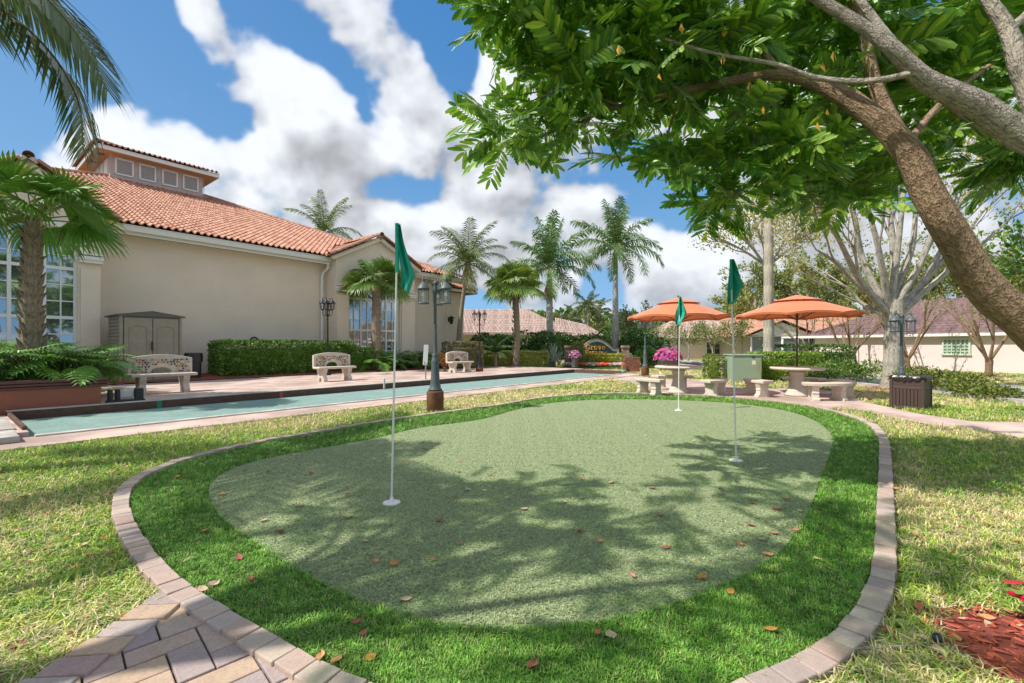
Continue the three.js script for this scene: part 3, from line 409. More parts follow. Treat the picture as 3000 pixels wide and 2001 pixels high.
// mosaic benches
{
  reseed(11);
  const o = thing('mosaic_bench', 'cast stone bench with mosaic back in front of the shed', 'bench', cl(3.6, 14.1, .157), CLUB, 'mosaic benches on the deck');
  mb().rbox(0, .455, .04, 1.38, .075, .42, .03, [0, 0, 0], 3).build('seat', MT.cast, o);
  for (const x of [-.45, .45]) { const sh = new THREE.Shape(); [[-.21, 0], [-.08, 0], [-.07, .08], [-.04, .13], [0, .145], [.04, .13], [.07, .08], [.08, 0], [.21, 0], [.21, .07], [.15, .17], [.14, .24], [.19, .34], [.21, .42], [-.21, .42], [-.19, .34], [-.14, .24], [-.15, .17], [-.21, .07]].forEach(([a, b], i) => i ? sh.lineTo(a, b) : sh.moveTo(a, b)); mb().add(new THREE.ExtrudeGeometry(sh, { depth: .12, bevelEnabled: true, bevelSize: .012, bevelThickness: .012, bevelSegments: 2 }), M4(x - .06, 0, .02, 0, Math.PI / 2, 0)).build('leg', MT.cast, o); }
  const topY = (x) => .86 + .09 * (1 - Math.pow(x / .66, 2)), arc = (x) => Math.abs(x) < .24 ? .50 + .15 * Math.sqrt(1 - Math.pow(x / .24, 2)) : .50;
  const sh = new THREE.Shape(); sh.moveTo(-.66, .48); sh.lineTo(-.24, .48); for (let i = 0; i <= 14; i++) { const x = -.24 + .48 * i / 14; sh.lineTo(x, arc(x * .999)); } sh.lineTo(.24, .48); sh.lineTo(.66, .48); for (let i = 0; i <= 20; i++) { const x = .66 - 1.32 * i / 20; sh.lineTo(x, topY(x)); } sh.lineTo(-.66, .48);
  const bk = mb().add(new THREE.ExtrudeGeometry(sh, { depth: .07, bevelEnabled: true, bevelSize: .012, bevelThickness: .012, bevelSegments: 2 }), M4(0, 0, -.2)).build('backrest', MT.cast, o);
  const cols = [[.33, .17, .07], [.42, .22, .08], [.30, .025, .02], [.05, .10, .18], [.30, .42, .44], [.55, .52, .40], [.60, .36, .22], [.22, .08, .05], [.52, .58, .58], [.10, .06, .04]].map(([r, g, b]) => mat(r, g, b, .25));
  const gs = [0, 1, 2, 3].map((k) => { const n = 4 + (k % 2), p = []; for (let i = 0; i < n; i++) { const a = (i + .5) / n * Math.PI * 2 + rr(-.2, .2), r = rr(.82, 1.1); p.push([Math.cos(a) * r * .040, Math.sin(a) * r * .03]); } return mb().add(new THREE.ExtrudeGeometry(shapeOf(p), { depth: .008, bevelEnabled: false })).geo(); });
  for (let i = 0; i < 19; i++) for (let j = 0; j < 6; j++) { const x = -.585 + i * .065 + rr(-.008, .008) + (j % 2) * .02, y = .535 + j * .058 + rr(-.006, .006); if (Math.abs(x) > .6 || y > topY(x) - .06 || (Math.abs(x) < .31 && y < arc(x * .75) + .065)) continue; const edge = y > topY(x) - .115 || Math.abs(x) > .53, m = edge ? cols[[0, 1, 7, 6, 9][Math.floor(R() * 5)]] : cols[Math.floor(R() * 10)]; const q = place(gs[Math.floor(R() * 4)], m, 'mosaic_chip', bk, [x, y, -.117], [0, 0, rr(-.4, .4) + (R() < .4 ? 1.57 : 0)], rr(.78, 1.0)); }
  copyOf(o, cl(8.45, 14.4, .157), CLUB, 'cast stone bench with mosaic back in front of the long hedge');
  copyOf(o, cl(14.75, 14.75, .157), CLUB, 'cast stone bench with mosaic back beside the brown based lamp post');
}
// ---------------------------------------------------------------- lamp posts
function lantern(o, p, kind, mm) {
  const g = new THREE.Group(); g.name = 'lantern'; g.position.copy(p); o.add(g); if (kind === 'coach') g.scale.setScalar(1.12);
  if (kind === 'coach') {
    mb().lathe([[0, .26], [.012, .24], [.02, .2], [.03, .17], [.015, .14], [.05, .115], [.085, .07], [.112, .03], [.112, .01], [.09, 0], [0, 0]], 0, 0, 0, 18).build('lantern_roof', mm, g);
    mb().lathe([[0, -.25], [.10, -.25], [.104, -.235], [.092, -.22], [0, -.22]], 0, 0, 0, 18).build('lantern_base', mm, g);
    const b = mb(); for (let i = 0; i < 6; i++) { const a = i / 6 * Math.PI * 2; b.bar([Math.cos(a) * .088, -.225, Math.sin(a) * .088], [Math.cos(a) * .09, .005, Math.sin(a) * .09], .007, 5); } b.build('lantern_bars', mm, g);
    mb().cyl(0, -.11, 0, .08, .08, .22, 14).build('lantern_glass', MT.lampGlass, g); mb().lathe([[0, -.12], [.025, -.1], [.03, -.06], [.015, -.02], [0, -.02]], 0, 0, 0, 10).build('bulb', MT.bulb, g);
  } else {
    mb().lathe([[0, .24], [.01, .22], [.016, .17], [.03, .14], [.05, .12], [.06, .09], [.09, .06], [.13, .02], [.13, 0], [0, 0]], 0, 0, 0, 6).build('lantern_roof', mm, g);
    mb().lathe([[0, -.36], [.012, -.33], [.02, -.28], [.06, -.25], [.07, -.23], [0, -.23]], 0, 0, 0, 6).build('lantern_base', mm, g);
    const b = mb(); for (let i = 0; i < 6; i++) { const a = i / 6 * Math.PI * 2; b.bar([Math.sin(a) * .062, -.235, Math.cos(a) * .062], [Math.sin(a) * .11, .005, Math.cos(a) * .11], .008, 5); } b.build('lantern_bars', mm, g);
    mb().lathe([[.055, -.23], [.1, 0]], 0, 0, 0, 6).build('lantern_glass', MT.lampGlass, g);
  }
}
function lampPost(p, kind, baseH, H, angs, label, rad = .24, turn = 0) {
  const mm = kind === 'coach' ? MT.verdigris : MT.iron, o = thing('lamp_post', label, 'lamp post', p, turn);
  if (baseH) mb().lathe([[0, 0], [.17, 0], [.172, baseH - .02], [.16, baseH], [0, baseH]], 0, 0, 0, 28).build('footing', MT.rust, o);
  const k = H - baseH;
  mb().lathe([[0, 0], [.14, 0], [.14, .04], [.115, .06], [.11, .12], [.095, .16], [.085, .34], [.075, .55], [.082, .57], [.082, .62], [.07, .63], [.06, .70], [.066, .71], [.066, .74], [.045, .76], [.042, .9], [.034, k * .55], [.04, k * .56], [.04, k * .575], [.032, k * .58], [.028, k - .2]], 0, baseH, 0, 8).build('post', mm, o);
  mb().lathe([[.03, -.25], [.05, -.22], [.05, -.1], [.03, -.06], [.06, -.02], [.03, 0], [0, .06]], 0, H - .1, 0, 10).build('post_cap', mm, o);
  for (const a of angs) {
    const c = Math.cos(a), s = Math.sin(a), b = mb();
    if (kind === 'coach') b.limb([[0, H - .25], [.08, H - .12], [.19, H - .05], [rad, H - .12], [rad, H - .2]].map(([r, y]) => new THREE.Vector3(c * r, y, s * r)), [.012, .01, .009], 5);
    else b.limb([[0, H - .62], [.1, H - .68], [rad * .7, H - .72], [rad, H - .62], [rad, H - .55]].map(([r, y]) => new THREE.Vector3(c * r, y, s * r)), [.014, .012, .012], 5);
    b.build('arm', mm, o); lantern(o, new THREE.Vector3(c * rad, kind === 'coach' ? H - .27 : H - .2, s * rad), kind, mm);
  }
  return o;
}
lampPost(at(1275, 1206), 'coach', .42, 2.72, [2.75, .35, -1.5], 'grey green three lantern lamp post on a round rust brown footing in the lawn');
lampPost(cl(9.94, 17.45, .157), 'classic', 0, 3.1, [2.9, .2, 1.5, -1.6], 'black lamp post with clustered lanterns rising from the long hedge', .2);
lampPost(at(1405, 1088, .157), 'classic', .18, 2.85, [2.9, .2, 1.6], 'black lamp post on a low brown footing by the end of the deck', .24);
lampPost(at(1890, 1102), 'coach', .42, 2.7, [3.0, .2, -1.4], 'grey green lamp post on a rust brown footing by the low brick wall');
lampPost(new THREE.Vector3(10.65, 0, -12.6), 'coach', 0, 2.27, [2.9, .1, -1.5], 'grey green lamp post behind the brown litter bin beside the bare tree');
// score paddle and small post at the court
{ const o = thing('score_paddle', 'narrow white score board on a wooden stake at the court edge', 'sign', cl(10.9, 12.6, .157), .25); mb().rbox(0, .26, 0, .045, .52, .03, .006).build('stake', MT.wood, o); const p = mb().rbox(0, 0, 0, .16, .72, .02, .006, [0, 0, -.06]).build('board', MT.white, o); p.position.y = .86; for (const [y, c] of [[-.31, [.5, .03, .03]], [-.30, [.02, .2, .08]], [-.26, [.5, .03, .03]]]) mb().cyl(y === -.30 ? .045 : -.04, y, .012, .018, .018, .008, 12, [Math.PI / 2, 0, 0]).build('marker', mat(...c, .5), p); }
{ const o = thing('court_peg', 'short pale peg standing at the edge of the bocce court', 'post', cl(8.6, 11.85, .02), CLUB); mb().rbox(0, .16, 0, .05, .32, .04, .008).build('peg', MT.concrete, o); }

// ---------------------------------------------------------------- flagsticks
function flagstick(base, H, lean, shape, label) {
  const o = thing('flagstick', label, 'golf flag', base, 0, 'flags on the putting green');
  mb().lathe([[0, .003], [.065, .003], [.066, .014], [.052, .016], [.02, .012], [.014, .05], [.0085, .06], [.008, H - .03], [0, H - .03]], 0, 0, 0, 16).build('pole', MT.pole, o).rotation.z = -lean / H;
  mb().cyl(0, .006, 0, .072, .072, .008, 24).build('cup', MT.white, o);
  // a hanging cloth: rows of points [height, out from pole near edge, far edge] with folds
  const rows = 26, colsN = 14, b = mb(), P = (i, j) => { const q = i / rows, e = j / colsN, [a, w, f, dpt] = shape(q, e); return [a, w, f]; };
  for (let i = 0; i < rows; i++) for (let j = 0; j < colsN; j++) b.quad(P(i, j), P(i, j + 1), P(i + 1, j + 1), P(i + 1, j));
  const fl = b.build('flag', MT.teal, o); fl.geometry.computeVertexNormals();
  mb().cyl(shape.tube[0], (shape.tube[1] + shape.tube[2]) / 2, 0, .017, .017, shape.tube[2] - shape.tube[1], 10).build('sleeve', MT.teal, o); return o;
}
// left flag: hangs to the right of the pole, long point low down
const cloth = (lean, top, sleeve, outline, fold) => { const f = (q, e) => { const [y0, x0, y1, x1] = outline(q), x = mix(x0, x1, e), y = mix(y0, y1, e); return [lean + x, y, fold * Math.sin(e * 7 + q * 3.4) * (.25 + e) + .012 * Math.sin(e * 15 - q * 5)]; }; f.tube = [lean, sleeve, top]; return f; };
const lerpT = (k, q) => { for (let i = 0; i < k.length - 1; i++) if (q <= k[i + 1][0]) { const t = (q - k[i][0]) / (k[i + 1][0] - k[i][0]); return k[i].slice(1).map((v, n) => mix(v, k[i + 1][n + 1], t)); } return k[k.length - 1].slice(1); };
flagstick(at(1147, 1475, .03), 2.29, .05, cloth(.046, 2.30, 1.90, (q) => { const [a, b, c, d] = lerpT([[0, 2.30, -.012, 2.30, .03], [.3, 2.14, .0, 2.12, .07], [.5, 2.0, .02, 2.0, .105], [.62, 1.90, .035, 1.93, .13], [.74, 1.82, .035, 1.87, .148], [.86, 1.79, .035, 1.80, .115], [1, 1.775, .04, 1.73, .09]], q); return [a, b, c, d]; }, .03), 'green flag hanging in a long point on the stick toward the brick path');
flagstick(at(2157, 1351, .03), 2.27, -.062, cloth(-.057, 2.27, 1.93, (q) => lerpT([[0, 2.27, -.01, 2.27, .015], [.3, 2.12, -.02, 2.10, .07], [.55, 1.98, -.04, 1.97, .125], [.72, 1.86, -.045, 1.88, .095], [.88, 1.79, -.05, 1.80, .06], [1, 1.77, -.045, 1.765, .02]], q), .03), 'green flag spread in a short wedge in front of the utility box');
flagstick(at(1988, 1203, .03), 2.29, .02, cloth(.018, 2.29, 1.93, (q) => lerpT([[0, 2.29, -.01, 2.29, .02], [.35, 2.12, -.03, 2.11, .07], [.55, 1.98, -.08, 1.97, .14], [.72, 1.86, -.09, 1.88, .11], [.88, 1.79, -.09, 1.80, .06], [1, 1.73, -.07, 1.72, .02]], q), .04), 'green flag standing in front of the orange umbrella');

// ---------------------------------------------------------------- tables, benches, umbrellas
function roundTable(p, label) {
  const o = thing('round_table', label, 'table', p, 0, 'cast stone patio tables');
  mb().lathe([[0, .70], [.60, .70], [.63, .715], [.64, .74], [.63, .765], [.6, .775], [0, .775]], 0, 0, 0, 36).build('table_top', MT.cast, o);
  mb().lathe([[0, 0], [.30, 0], [.30, .06], [.26, .09], [.24, .15], [.25, .18], [.2, .22], [.165, .34], [.155, .5], [.19, .62], [.25, .70], [0, .70]], 0, 0, 0, 8).build('pedestal', MT.cast, o); return o;
}
function umbrella(p, label, yEdge, yTop, R0, turn) {
  const o = thing('patio_umbrella', label, 'umbrella', p, turn, 'orange patio umbrellas'), n = 8;
  mb().cyl(0, yTop / 2, 0, .022, .022, yTop, 10).build('pole', mat(.055, .03, .018, .5), o);
  mb().lathe([[0, yTop + .09], [.02, yTop + .07], [.025, yTop + .03], [0, yTop]], 0, 0, 0, 10).build('finial', mat(.055, .03, .018, .5), o);
  const c = mb(), f = (k, r, dy = 0, Rm = R0, y0 = yEdge, y1 = yTop) => { const a = k / 6 * Math.PI * 2 / n, seg = k / 6, w = Math.abs(((seg % 1) + 1) % 1 - .5) * 2, q = r / Rm, sag = (1 - w * w) * .055 * Math.sin(Math.PI * Math.min(1, q) * .5) * R0 / 1.4; const rr2 = r * (1 - .03 * (1 - w * w)); return [Math.cos(a) * rr2, y1 - (y1 - y0) * Math.pow(q, 1.12) - (q < 1 ? sag * .4 : 0) + (q >= .99 ? sag : sag * q) * .9 + dy, Math.sin(a) * rr2]; };
  const rings = [.40, .5, .65, .8, .92, 1]; for (let k = 0; k < n * 6; k++) { for (let i = 0; i < rings.length - 1; i++) c.quad(f(k, R0 * rings[i]), f(k, R0 * rings[i + 1]), f(k + 1, R0 * rings[i + 1]), f(k + 1, R0 * rings[i])); const e = f(k, R0), e2 = f(k + 1, R0); c.quad(e, e2, [e2[0] * .995, e2[1] - .05, e2[2] * .995], [e[0] * .995, e[1] - .05, e[2] * .995]); c.quad(f(k, R0 * .30), f(k, R0 * .41), f(k + 1, R0 * .41), f(k + 1, R0 * .30)); }
  const cm = c.build('canopy', MT.orange, o);
  const v = mb(); for (let k = 0; k < n * 6; k++) v.tri([0, yTop + .03, 0], f(k, R0 * .22, .04), f(k + 1, R0 * .22, .04)).quad(f(k, R0 * .22, .04), f(k, R0 * .42, .06), f(k + 1, R0 * .42, .06), f(k + 1, R0 * .22, .04)); v.build('vent', MT.orange, o);
  for (let k = 0; k < n; k++) { const a = f(k * 6, R0 * .08, -.03), b = f(k * 6, R0 * .97, -.025), d = f(k * 6, R0 * .5, -.03); mb().bar(a, b, .008, 5).bar(d, [0, yEdge - .12, 0], .007, 5).build('rib', MT.iron, o); }
  return o;
}
function curvedBench(c, rad, a0, a1, label) {
  const o = thing('curved_bench', label, 'bench', c, 0, 'curved cast stone benches round the tables'), n = 14, s = new THREE.Shape();
  for (let i = 0; i <= n; i++) { const a = mix(a0, a1, i / n); i ? s.lineTo(Math.cos(a) * (rad + .17), -Math.sin(a) * (rad + .17)) : s.moveTo(Math.cos(a) * (rad + .17), -Math.sin(a) * (rad + .17)); } for (let i = n; i >= 0; i--) { const a = mix(a0, a1, i / n); s.lineTo(Math.cos(a) * (rad - .17), -Math.sin(a) * (rad - .17)); }
  mb().add(new THREE.ExtrudeGeometry(s, { depth: .045, bevelEnabled: true, bevelSize: .02, bevelThickness: .016, bevelSegments: 3 }), M4(0, .385, 0).multiply(new THREE.Matrix4().makeRotationX(-Math.PI / 2))).build('seat', MT.cast, o);
  for (const q of [.2, .8]) { const a = mix(a0, a1, q), l = mb(); const sh = shapeOf([[-.17, 0], [.17, 0], [.17, .05], [.13, .08], [.11, .16], [.125, .2], [.11, .24], [.14, .33], [.165, .375], [-.165, .375], [-.14, .33], [-.11, .24], [-.125, .2], [-.11, .16], [-.13, .08], [-.17, .05]]); l.add(new THREE.ExtrudeGeometry(sh, { depth: .13, bevelEnabled: true, bevelSize: .012, bevelThickness: .012, bevelSegments: 2 }), new THREE.Matrix4().makeTranslation(Math.cos(a) * rad, 0, Math.sin(a) * rad).multiply(new THREE.Matrix4().makeRotationY(-a)).multiply(M4(0, 0, -.065))); l.build('leg', MT.cast, o); }
  return o;
}
const tL = at(1987, 1152), tR = at(2335, 1161);
roundTable(tL, 'round cast stone table under the umbrella behind the far flag'); roundTable(tR, 'round cast stone table under the umbrella near the litter bin');
umbrella(tL, 'orange umbrella behind the far flag', 2.12, 2.68, 1.42, .35); umbrella(tR, 'orange umbrella in front of the concrete pole', 2.13, 2.66, 1.5, .1);
for (const [c, l] of [[tL, [[.35, 1.25, 'nearer the utility box'], [2.3, 3.1, 'facing the grey green lamp post'], [4.4, 5.4, 'on the street side']]], [tR, [[1.0, 2.0, 'on the putting green side'], [2.75, 3.6, 'beside the utility box'], [-.15, .65, 'nearer the litter bin'], [-1.3, -.45, 'on the street side']]]]) for (const [a, b, w] of l) curvedBench(c, 1.08, a, b, 'curved stone bench ' + w + (c === tL ? ' at the table behind the far flag' : ' at the table near the litter bin'));
// litter bin
{
  const o = thing('litter_bin', 'square dark brown litter bin with black bag overhang on the lawn', 'bin', at(2668, 1196), .62), br = mat(.06, .036, .028, .55);
  for (const [x, z, r] of [[0, .26, 0], [0, -.26, 0], [.26, 0, Math.PI / 2], [-.26, 0, Math.PI / 2]]) { const c = Math.cos(r), s = Math.sin(r); for (let k = 0; k < 8; k++) { const q = -.21 + k * .06; mb().rbox(x + q * c, .22, z - q * s, .055, .40, .03, .008, [0, r, 0]).build('slat', br, o); } for (const [y, h, d] of [[.445, .05, .04], [.53, .14, .03], [.03, .06, .045]]) mb().rbox(x, y, z, .5, h, d, .008, [0, r, 0]).build('rail', br, o); }
  for (const x of [-.26, .26]) for (const z of [-.26, .26]) mb().rbox(x, .31, z, .06, .62, .06, .01).build('corner_post', br, o);
  const l = mb(), F = (i, j) => { const a = i / 40 * Math.PI * 2, sq = .285 / Math.max(Math.abs(Math.cos(a)), Math.abs(Math.sin(a))), [r, y] = [[.86, .69], [1.04, .70], [1.10, .665], [1.06, .62], [1.02, .585 + .018 * Math.sin(i * 2.9) + .012 * Math.sin(i * 5.3)]][j], w = 1 + (j > 1 ? .02 * Math.sin(i * 3.7) : 0); const q = Math.min(sq, .36); return [Math.cos(a) * q * r * w, y + .006 * Math.sin(i * 2.1), Math.sin(a) * q * r * w]; };
  for (let i = 0; i < 40; i++) for (let j = 0; j < 4; j++) l.quad(F(i, j), F(i + 1, j), F(i + 1, j + 1), F(i, j + 1)); l.build('bag', mat(.02, .018, .02, .25), o);
  mb().rbox(0, .675, 0, .5, .03, .5, .012).build('lid', br, o); mb().box(0, .3, 0, .46, .55, .46).build('liner', MT.black, o);
}
// utility box
{
  const o = thing('utility_box', 'pale green metal electrical cabinet in front of the clipped hedge', 'utility box', at(2190, 1119), -.12), gm = tmat(.29, .38, .27, .55, T.stucco(1), null, .001);
  mb().rbox(-.02, .5, -.45, 1.06, 1.0, .9, .02).build('cabinet', gm, o); mb().rbox(-.02, 1.0, -.45, 1.12, .05, .98, .015).build('lid', gm, o); mb().rbox(-.02, .46, .01, .98, .86, .02, .008).build('door', gm, o);
  mb().rbox(.19, .93, .03, .08, .04, .03, .01).build('latch', MT.iron, o); mb().rbox(.22, .72, .024, .13, .15, .004, .001).build('label_plate', mat(.7, .66, .5, .6), o); for (const x of [.34, .42, .50]) mb().rbox(x - .02, .58, .024, .018, .42, .004, .001).build('rust_streak', mat(.42, .24, .08, .8), o);
}
// ---------------------------------------------------------------- estate sign
const font = await new FontLoader().loadAsync('fonts/droid/droid_serif_bold.typeface.json');
{
  const o = thing('estate_sign', 'arched green sign with gold letters between brick pillars', 'sign', [5.45, 0, -29.7], -.02), brick = tmat(.52, .33, .26, .9, T.blotch(.7), T.grain(.2), .006);
  const arch = (x, e = 0) => { const q = Math.abs(x); return .9 + e + (q < 1.05 ? .62 * Math.cos(q / 1.05 * Math.PI / 2) + .1 : .1); };
  const outline = (e, w) => { const s = new THREE.Shape(); s.moveTo(-w, .1); s.lineTo(w, .1); for (let i = 0; i <= 40; i++) { const x = w - 2 * w * i / 40; s.lineTo(x, arch(x, e)); } s.lineTo(-w, .1); return s; };
  mb().add(new THREE.ExtrudeGeometry(outline(.13, 1.42), { depth: .25, bevelEnabled: true, bevelSize: .015, bevelThickness: .015, bevelSegments: 1 }), M4(0, 0, -.2)).build('frame', MT.trim, o);
  mb().add(new THREE.ExtrudeGeometry(outline(.02, 1.28), { depth: .04, bevelEnabled: false }), M4(0, 0, .08)).build('panel', mat(.018, .062, .052, .45), o);
  for (let i = 0; i < 22; i++) { const x = -1.42 + 2.84 * (i + .5) / 22, sl = (arch(x + .02) - arch(x - .02)) / .04; mb().rbox(x, arch(x, .17), -.06, .135 * Math.hypot(1, sl), .07, .34, .01, [0, 0, Math.atan(sl)]).build('coping_brick', brick, o); }
  for (const x of [-1.84, 1.84]) { mb().rbox(x, .62, -.02, .42, 1.24, .42, .012).build('pillar', brick, o); mb().rbox(x, 1.27, -.02, .52, .09, .52, .012).rbox(x, 1.35, -.02, .46, .07, .46, .012).build('pillar_cap', brick, o); }
  const gold = mat(.72, .34, .07, .4, { metalness: .3 });
  for (const [t, y, sz] of [['Grove', 1.12, .30], ['Estates', .77, .29]]) { const g = new TextGeometry(t, { font, size: sz, depth: .03, curveSegments: 4, bevelEnabled: true, bevelSize: .006, bevelThickness: .005, bevelSegments: 1 }); g.computeBoundingBox(); const w = g.boundingBox.max.x; mb().add(g, M4(-w / 2 + (t === 'Grove' ? -.1 : -.05), y, .12)).build('lettering', gold, o).userData.label = 'gold letters reading ' + t; }
}
{ const o = thing('low_brick_wall', 'short low brick wall by the rust brown lamp footing', 'wall', at(1852, 1090), .1), bm = [[.34, .13, .075], [.40, .16, .09], [.29, .11, .07]].map((c) => tmat(...c, .9, T.grain(.2), null, .003)), g = mb().rbox(0, 0, 0, .19, .062, .19, .006).geo(); reseed(3); mb().box(0, .33, 0, .66, .64, .16).build('core', MT.concrete, o); for (let j = 0; j < 10; j++) for (let i = 0; i < 4; i++) { const x = -.30 + i * .2 + (j % 2) * .05 - .03; place(g, bm[Math.floor(R() * 3)], 'brick', o, [x, .035 + j * .07, 0], [0, 0, 0]); } for (let i = 0; i < 4; i++) place(g, bm[0], 'coping_brick', o, [-.3 + i * .2, .74, 0]); mb().rbox(-.48, .2, .1, .2, .42, .3, .01).build('end_pier', bm[1], o); }
{ const o = thing('hose_ball', 'small turquoise plastic valve cover beside the low brick wall', 'valve cover', at(1826, 1092)); mb().lathe([[0, .16], [.09, .15], [.14, .08], [.15, 0], [0, 0]], 0, 0, 0, 16).build('cover', mat(.05, .32, .26, .4), o); }
// concrete pole
{ const o = thing('concrete_pole', 'tall tapering pale concrete utility pole beyond the street side hedge', 'pole', on(2252, 1080, 20).setY(0)); mb().cyl(0, 4.4, 0, .22, .17, 8.8, 12).build('shaft', tmat(.52, .47, .38, .9, T.blotch(.9), T.grain(.3), .003), o); mb().rbox(0, 7.9, .2, .1, .5, .1).build('bracket', MT.iron, o); }

// ---------------------------------------------------------------- houses
const farTile = tmat(.50, .36, .31, .85, T.blotch(1.2), null, .004), plumTile = tmat(.25, .155, .155, .85, T.blotch(.9), null, .005), salmonTile = tmat(.62, .33, .22, .85, T.blotch(1.2), null, .004);
const pinkWall = tmat(.80, .67, .635, .95, T.stucco(2), T.stuccoB(.6), .003), dark = mat(.10, .115, .125, .05, { metalness: .7 }), screenMat = mat(.45, .47, .48, .7, { transmission: .7, thickness: 0 });
function courseRoof(b, A, B, Cc, D, rows, lap = .03) { // stepped courses from eave A-B up to D-C
  const L = (p, q, t) => [mix(p[0], q[0], t), mix(p[1], q[1], t), mix(p[2], q[2], t)];
  for (let r = 0; r < rows; r++) { const a = L(A, D, r / rows), c = L(B, Cc, r / rows), d = L(B, Cc, (r + 1.05) / rows), e = L(A, D, (r + 1.05) / rows); a[1] += lap; c[1] += lap; b.quad(a, c, d, e); b.quad([a[0], a[1] - lap, a[2]], [c[0], c[1] - lap, c[2]], c, a); }
}
function tileRibs(b, A, B, Cc, D, gap, r) { // barrel ribs running up the slope
  const V = (p) => new THREE.Vector3(...p), w = V(A).distanceTo(V(B)), n = Math.floor(w / gap); for (let i = 0; i <= n; i++) { const t = i / n, a = V(A).lerp(V(B), t), d = V(D).lerp(V(Cc), t); const N = V(B).sub(V(A)).cross(V(D).sub(V(A))).normalize().multiplyScalar(r), S = V(B).sub(V(A)).normalize().multiplyScalar(gap * .28); const q = (p, k, u) => [p.x + S.x * k + N.x * u, p.y + S.y * k + N.y * u, p.z + S.z * k + N.z * u]; b.quad(q(a, -1, .2), q(a, 0, 1), q(d, 0, 1), q(d, -1, .2)).quad(q(a, 0, 1), q(a, 1, .2), q(d, 1, .2), q(d, 0, 1)); }
}
{ // house with pale tile roof behind the palms
  const o = thing('tiled_house', 'house with long pale pink tile roof behind the palms', 'house', [0, 0, 0]), z = -46;
  mb().box(-.2, 1.3, z - 4, 13, 2.6, 8).build('wall', tmat(.62, .55, .46, .95, T.stucco(2), null, .003), o);
  const r = mb(), ridge = on(1555, 905, 50), e = 2.65; const A = [-7.6, e, z + .8], B = [6.0, e, z + .8], Cc = [1.6, 5.35, z - 4], D = [-7.6, 5.35, z - 4]; courseRoof(r, A, B, Cc, D, 14, .05); tileRibs(r, A, B, Cc, D, .36, .07); r.tri(B, [6.0, e, z - 9], Cc); r.quad([-7.6, e, z - 9], [6, e, z - 9], Cc, D); r.box(-.8, e - .1, z + .82, 13.6, .2, .08); r.build('roof', farTile, o);
  mb().box(6.4, 1.15, z - 2.5, 3.4, 2.3, 5).build('garage_wall', pinkWall, o); const g = mb(), A2 = [4.2, 2.35, z + 1.2], B2 = [9.0, 2.35, z + 1.2], C2 = [7.6, 3.6, z - 2], D2 = [4.6, 4.3, z - 2]; courseRoof(g, A2, B2, C2, D2, 9, .05); tileRibs(g, A2, B2, C2, D2, .36, .06); g.tri(B2, [9, 2.35, z - 5], C2); g.build('garage_roof', farTile, o);
}
function windowOn(o, x, y, z, w, h, cols, rows, r = 0, fm = MT.white, gm = dark) { const g = new THREE.Group(); g.name = 'window'; g.position.set(x, y, z); g.rotation.y = r; o.add(g); const f = mb().rbox(0, h / 2, .02, w + .14, .08, .09).rbox(0, -h / 2, .02, w + .14, .08, .09).rbox(-w / 2, 0, .02, .08, h, .09).rbox(w / 2, 0, .02, .08, h, .09); for (let i = 1; i < cols; i++) f.box(-w / 2 + w * i / cols, 0, .02, .04, h, .05); for (let i = 1; i < rows; i++) f.box(0, -h / 2 + h * i / rows, .02, w, .04, .05); f.build('window_frame', fm, g); const p = mb().box(0, 0, 0, w / cols - .03, h / rows - .03, .02).geo(); for (let i = 0; i < cols; i++) for (let j = 0; j < rows; j++) place(p, gm, 'pane', g, [-w / 2 + w * (i + .5) / cols, -h / 2 + h * (j + .5) / rows, .0]); return g; }
{ // pink villa across the far lawn
  const o = thing('pink_villa', 'low pink villa with white framed windows across the far lawn', 'house'), z = -50;
  mb().box(24, 1.15, z - 5, 14.5, 2.3, 10).build('wall', pinkWall, o); mb().box(29, 1.3, z + .6, 3.4, 2.6, 1.2).build('entry_wall', tmat(.64, .54, .42, .95, T.stucco(2), null, .003), o);
  const r = mb(), A = [15.8, 2.35, z + .6], B = [32.2, 2.35, z + .6], Cc = [28.5, 4.6, z - 5], D = [19.5, 4.6, z - 5]; courseRoof(r, A, B, Cc, D, 12, .05); tileRibs(r, A, B, Cc, D, .4, .06); r.tri(B, [32.2, 2.35, z - 11], Cc).tri([15.8, 2.35, z - 11], A, D).quad([15.8, 2.35, z - 11], [32.2, 2.35, z - 11], Cc, D); r.quad([26.9, 2.5, z + 1.5], [29, 3.35, z + 1.5], [29, 3.35, z - 3], [26.9, 2.5, z - 1]).quad([31.1, 2.5, z + 1.5], [29, 3.35, z + 1.5], [29, 3.35, z - 3], [31.1, 2.5, z - 1]); r.build('roof', tmat(.60, .44, .36, .85, T.blotch(1.2), null, .004), o); mb().rbox(24, 2.3, z + .62, 16.4, .16, .08).tri([26.9, 2.42, z + 1.45], [31.1, 2.42, z + 1.45], [29, 3.25, z + 1.45]).build('fascia', MT.trim, o);
  windowOn(o, 21.9, 1.15, z + .05, 1.7, 1.4, 2, 2); windowOn(o, 25.2, 1.15, z + .05, .7, 1.4, 1, 2); windowOn(o, 28.3, 1.2, z + 1.25, 1.7, 1.5, 2, 2); windowOn(o, 30.2, 1.05, z + 1.25, .8, 1.9, 2, 2); mb().rbox(26.1, 1.0, z + .06, .8, 2, .08).build('door', mat(.6, .5, .4, .6), o);
}
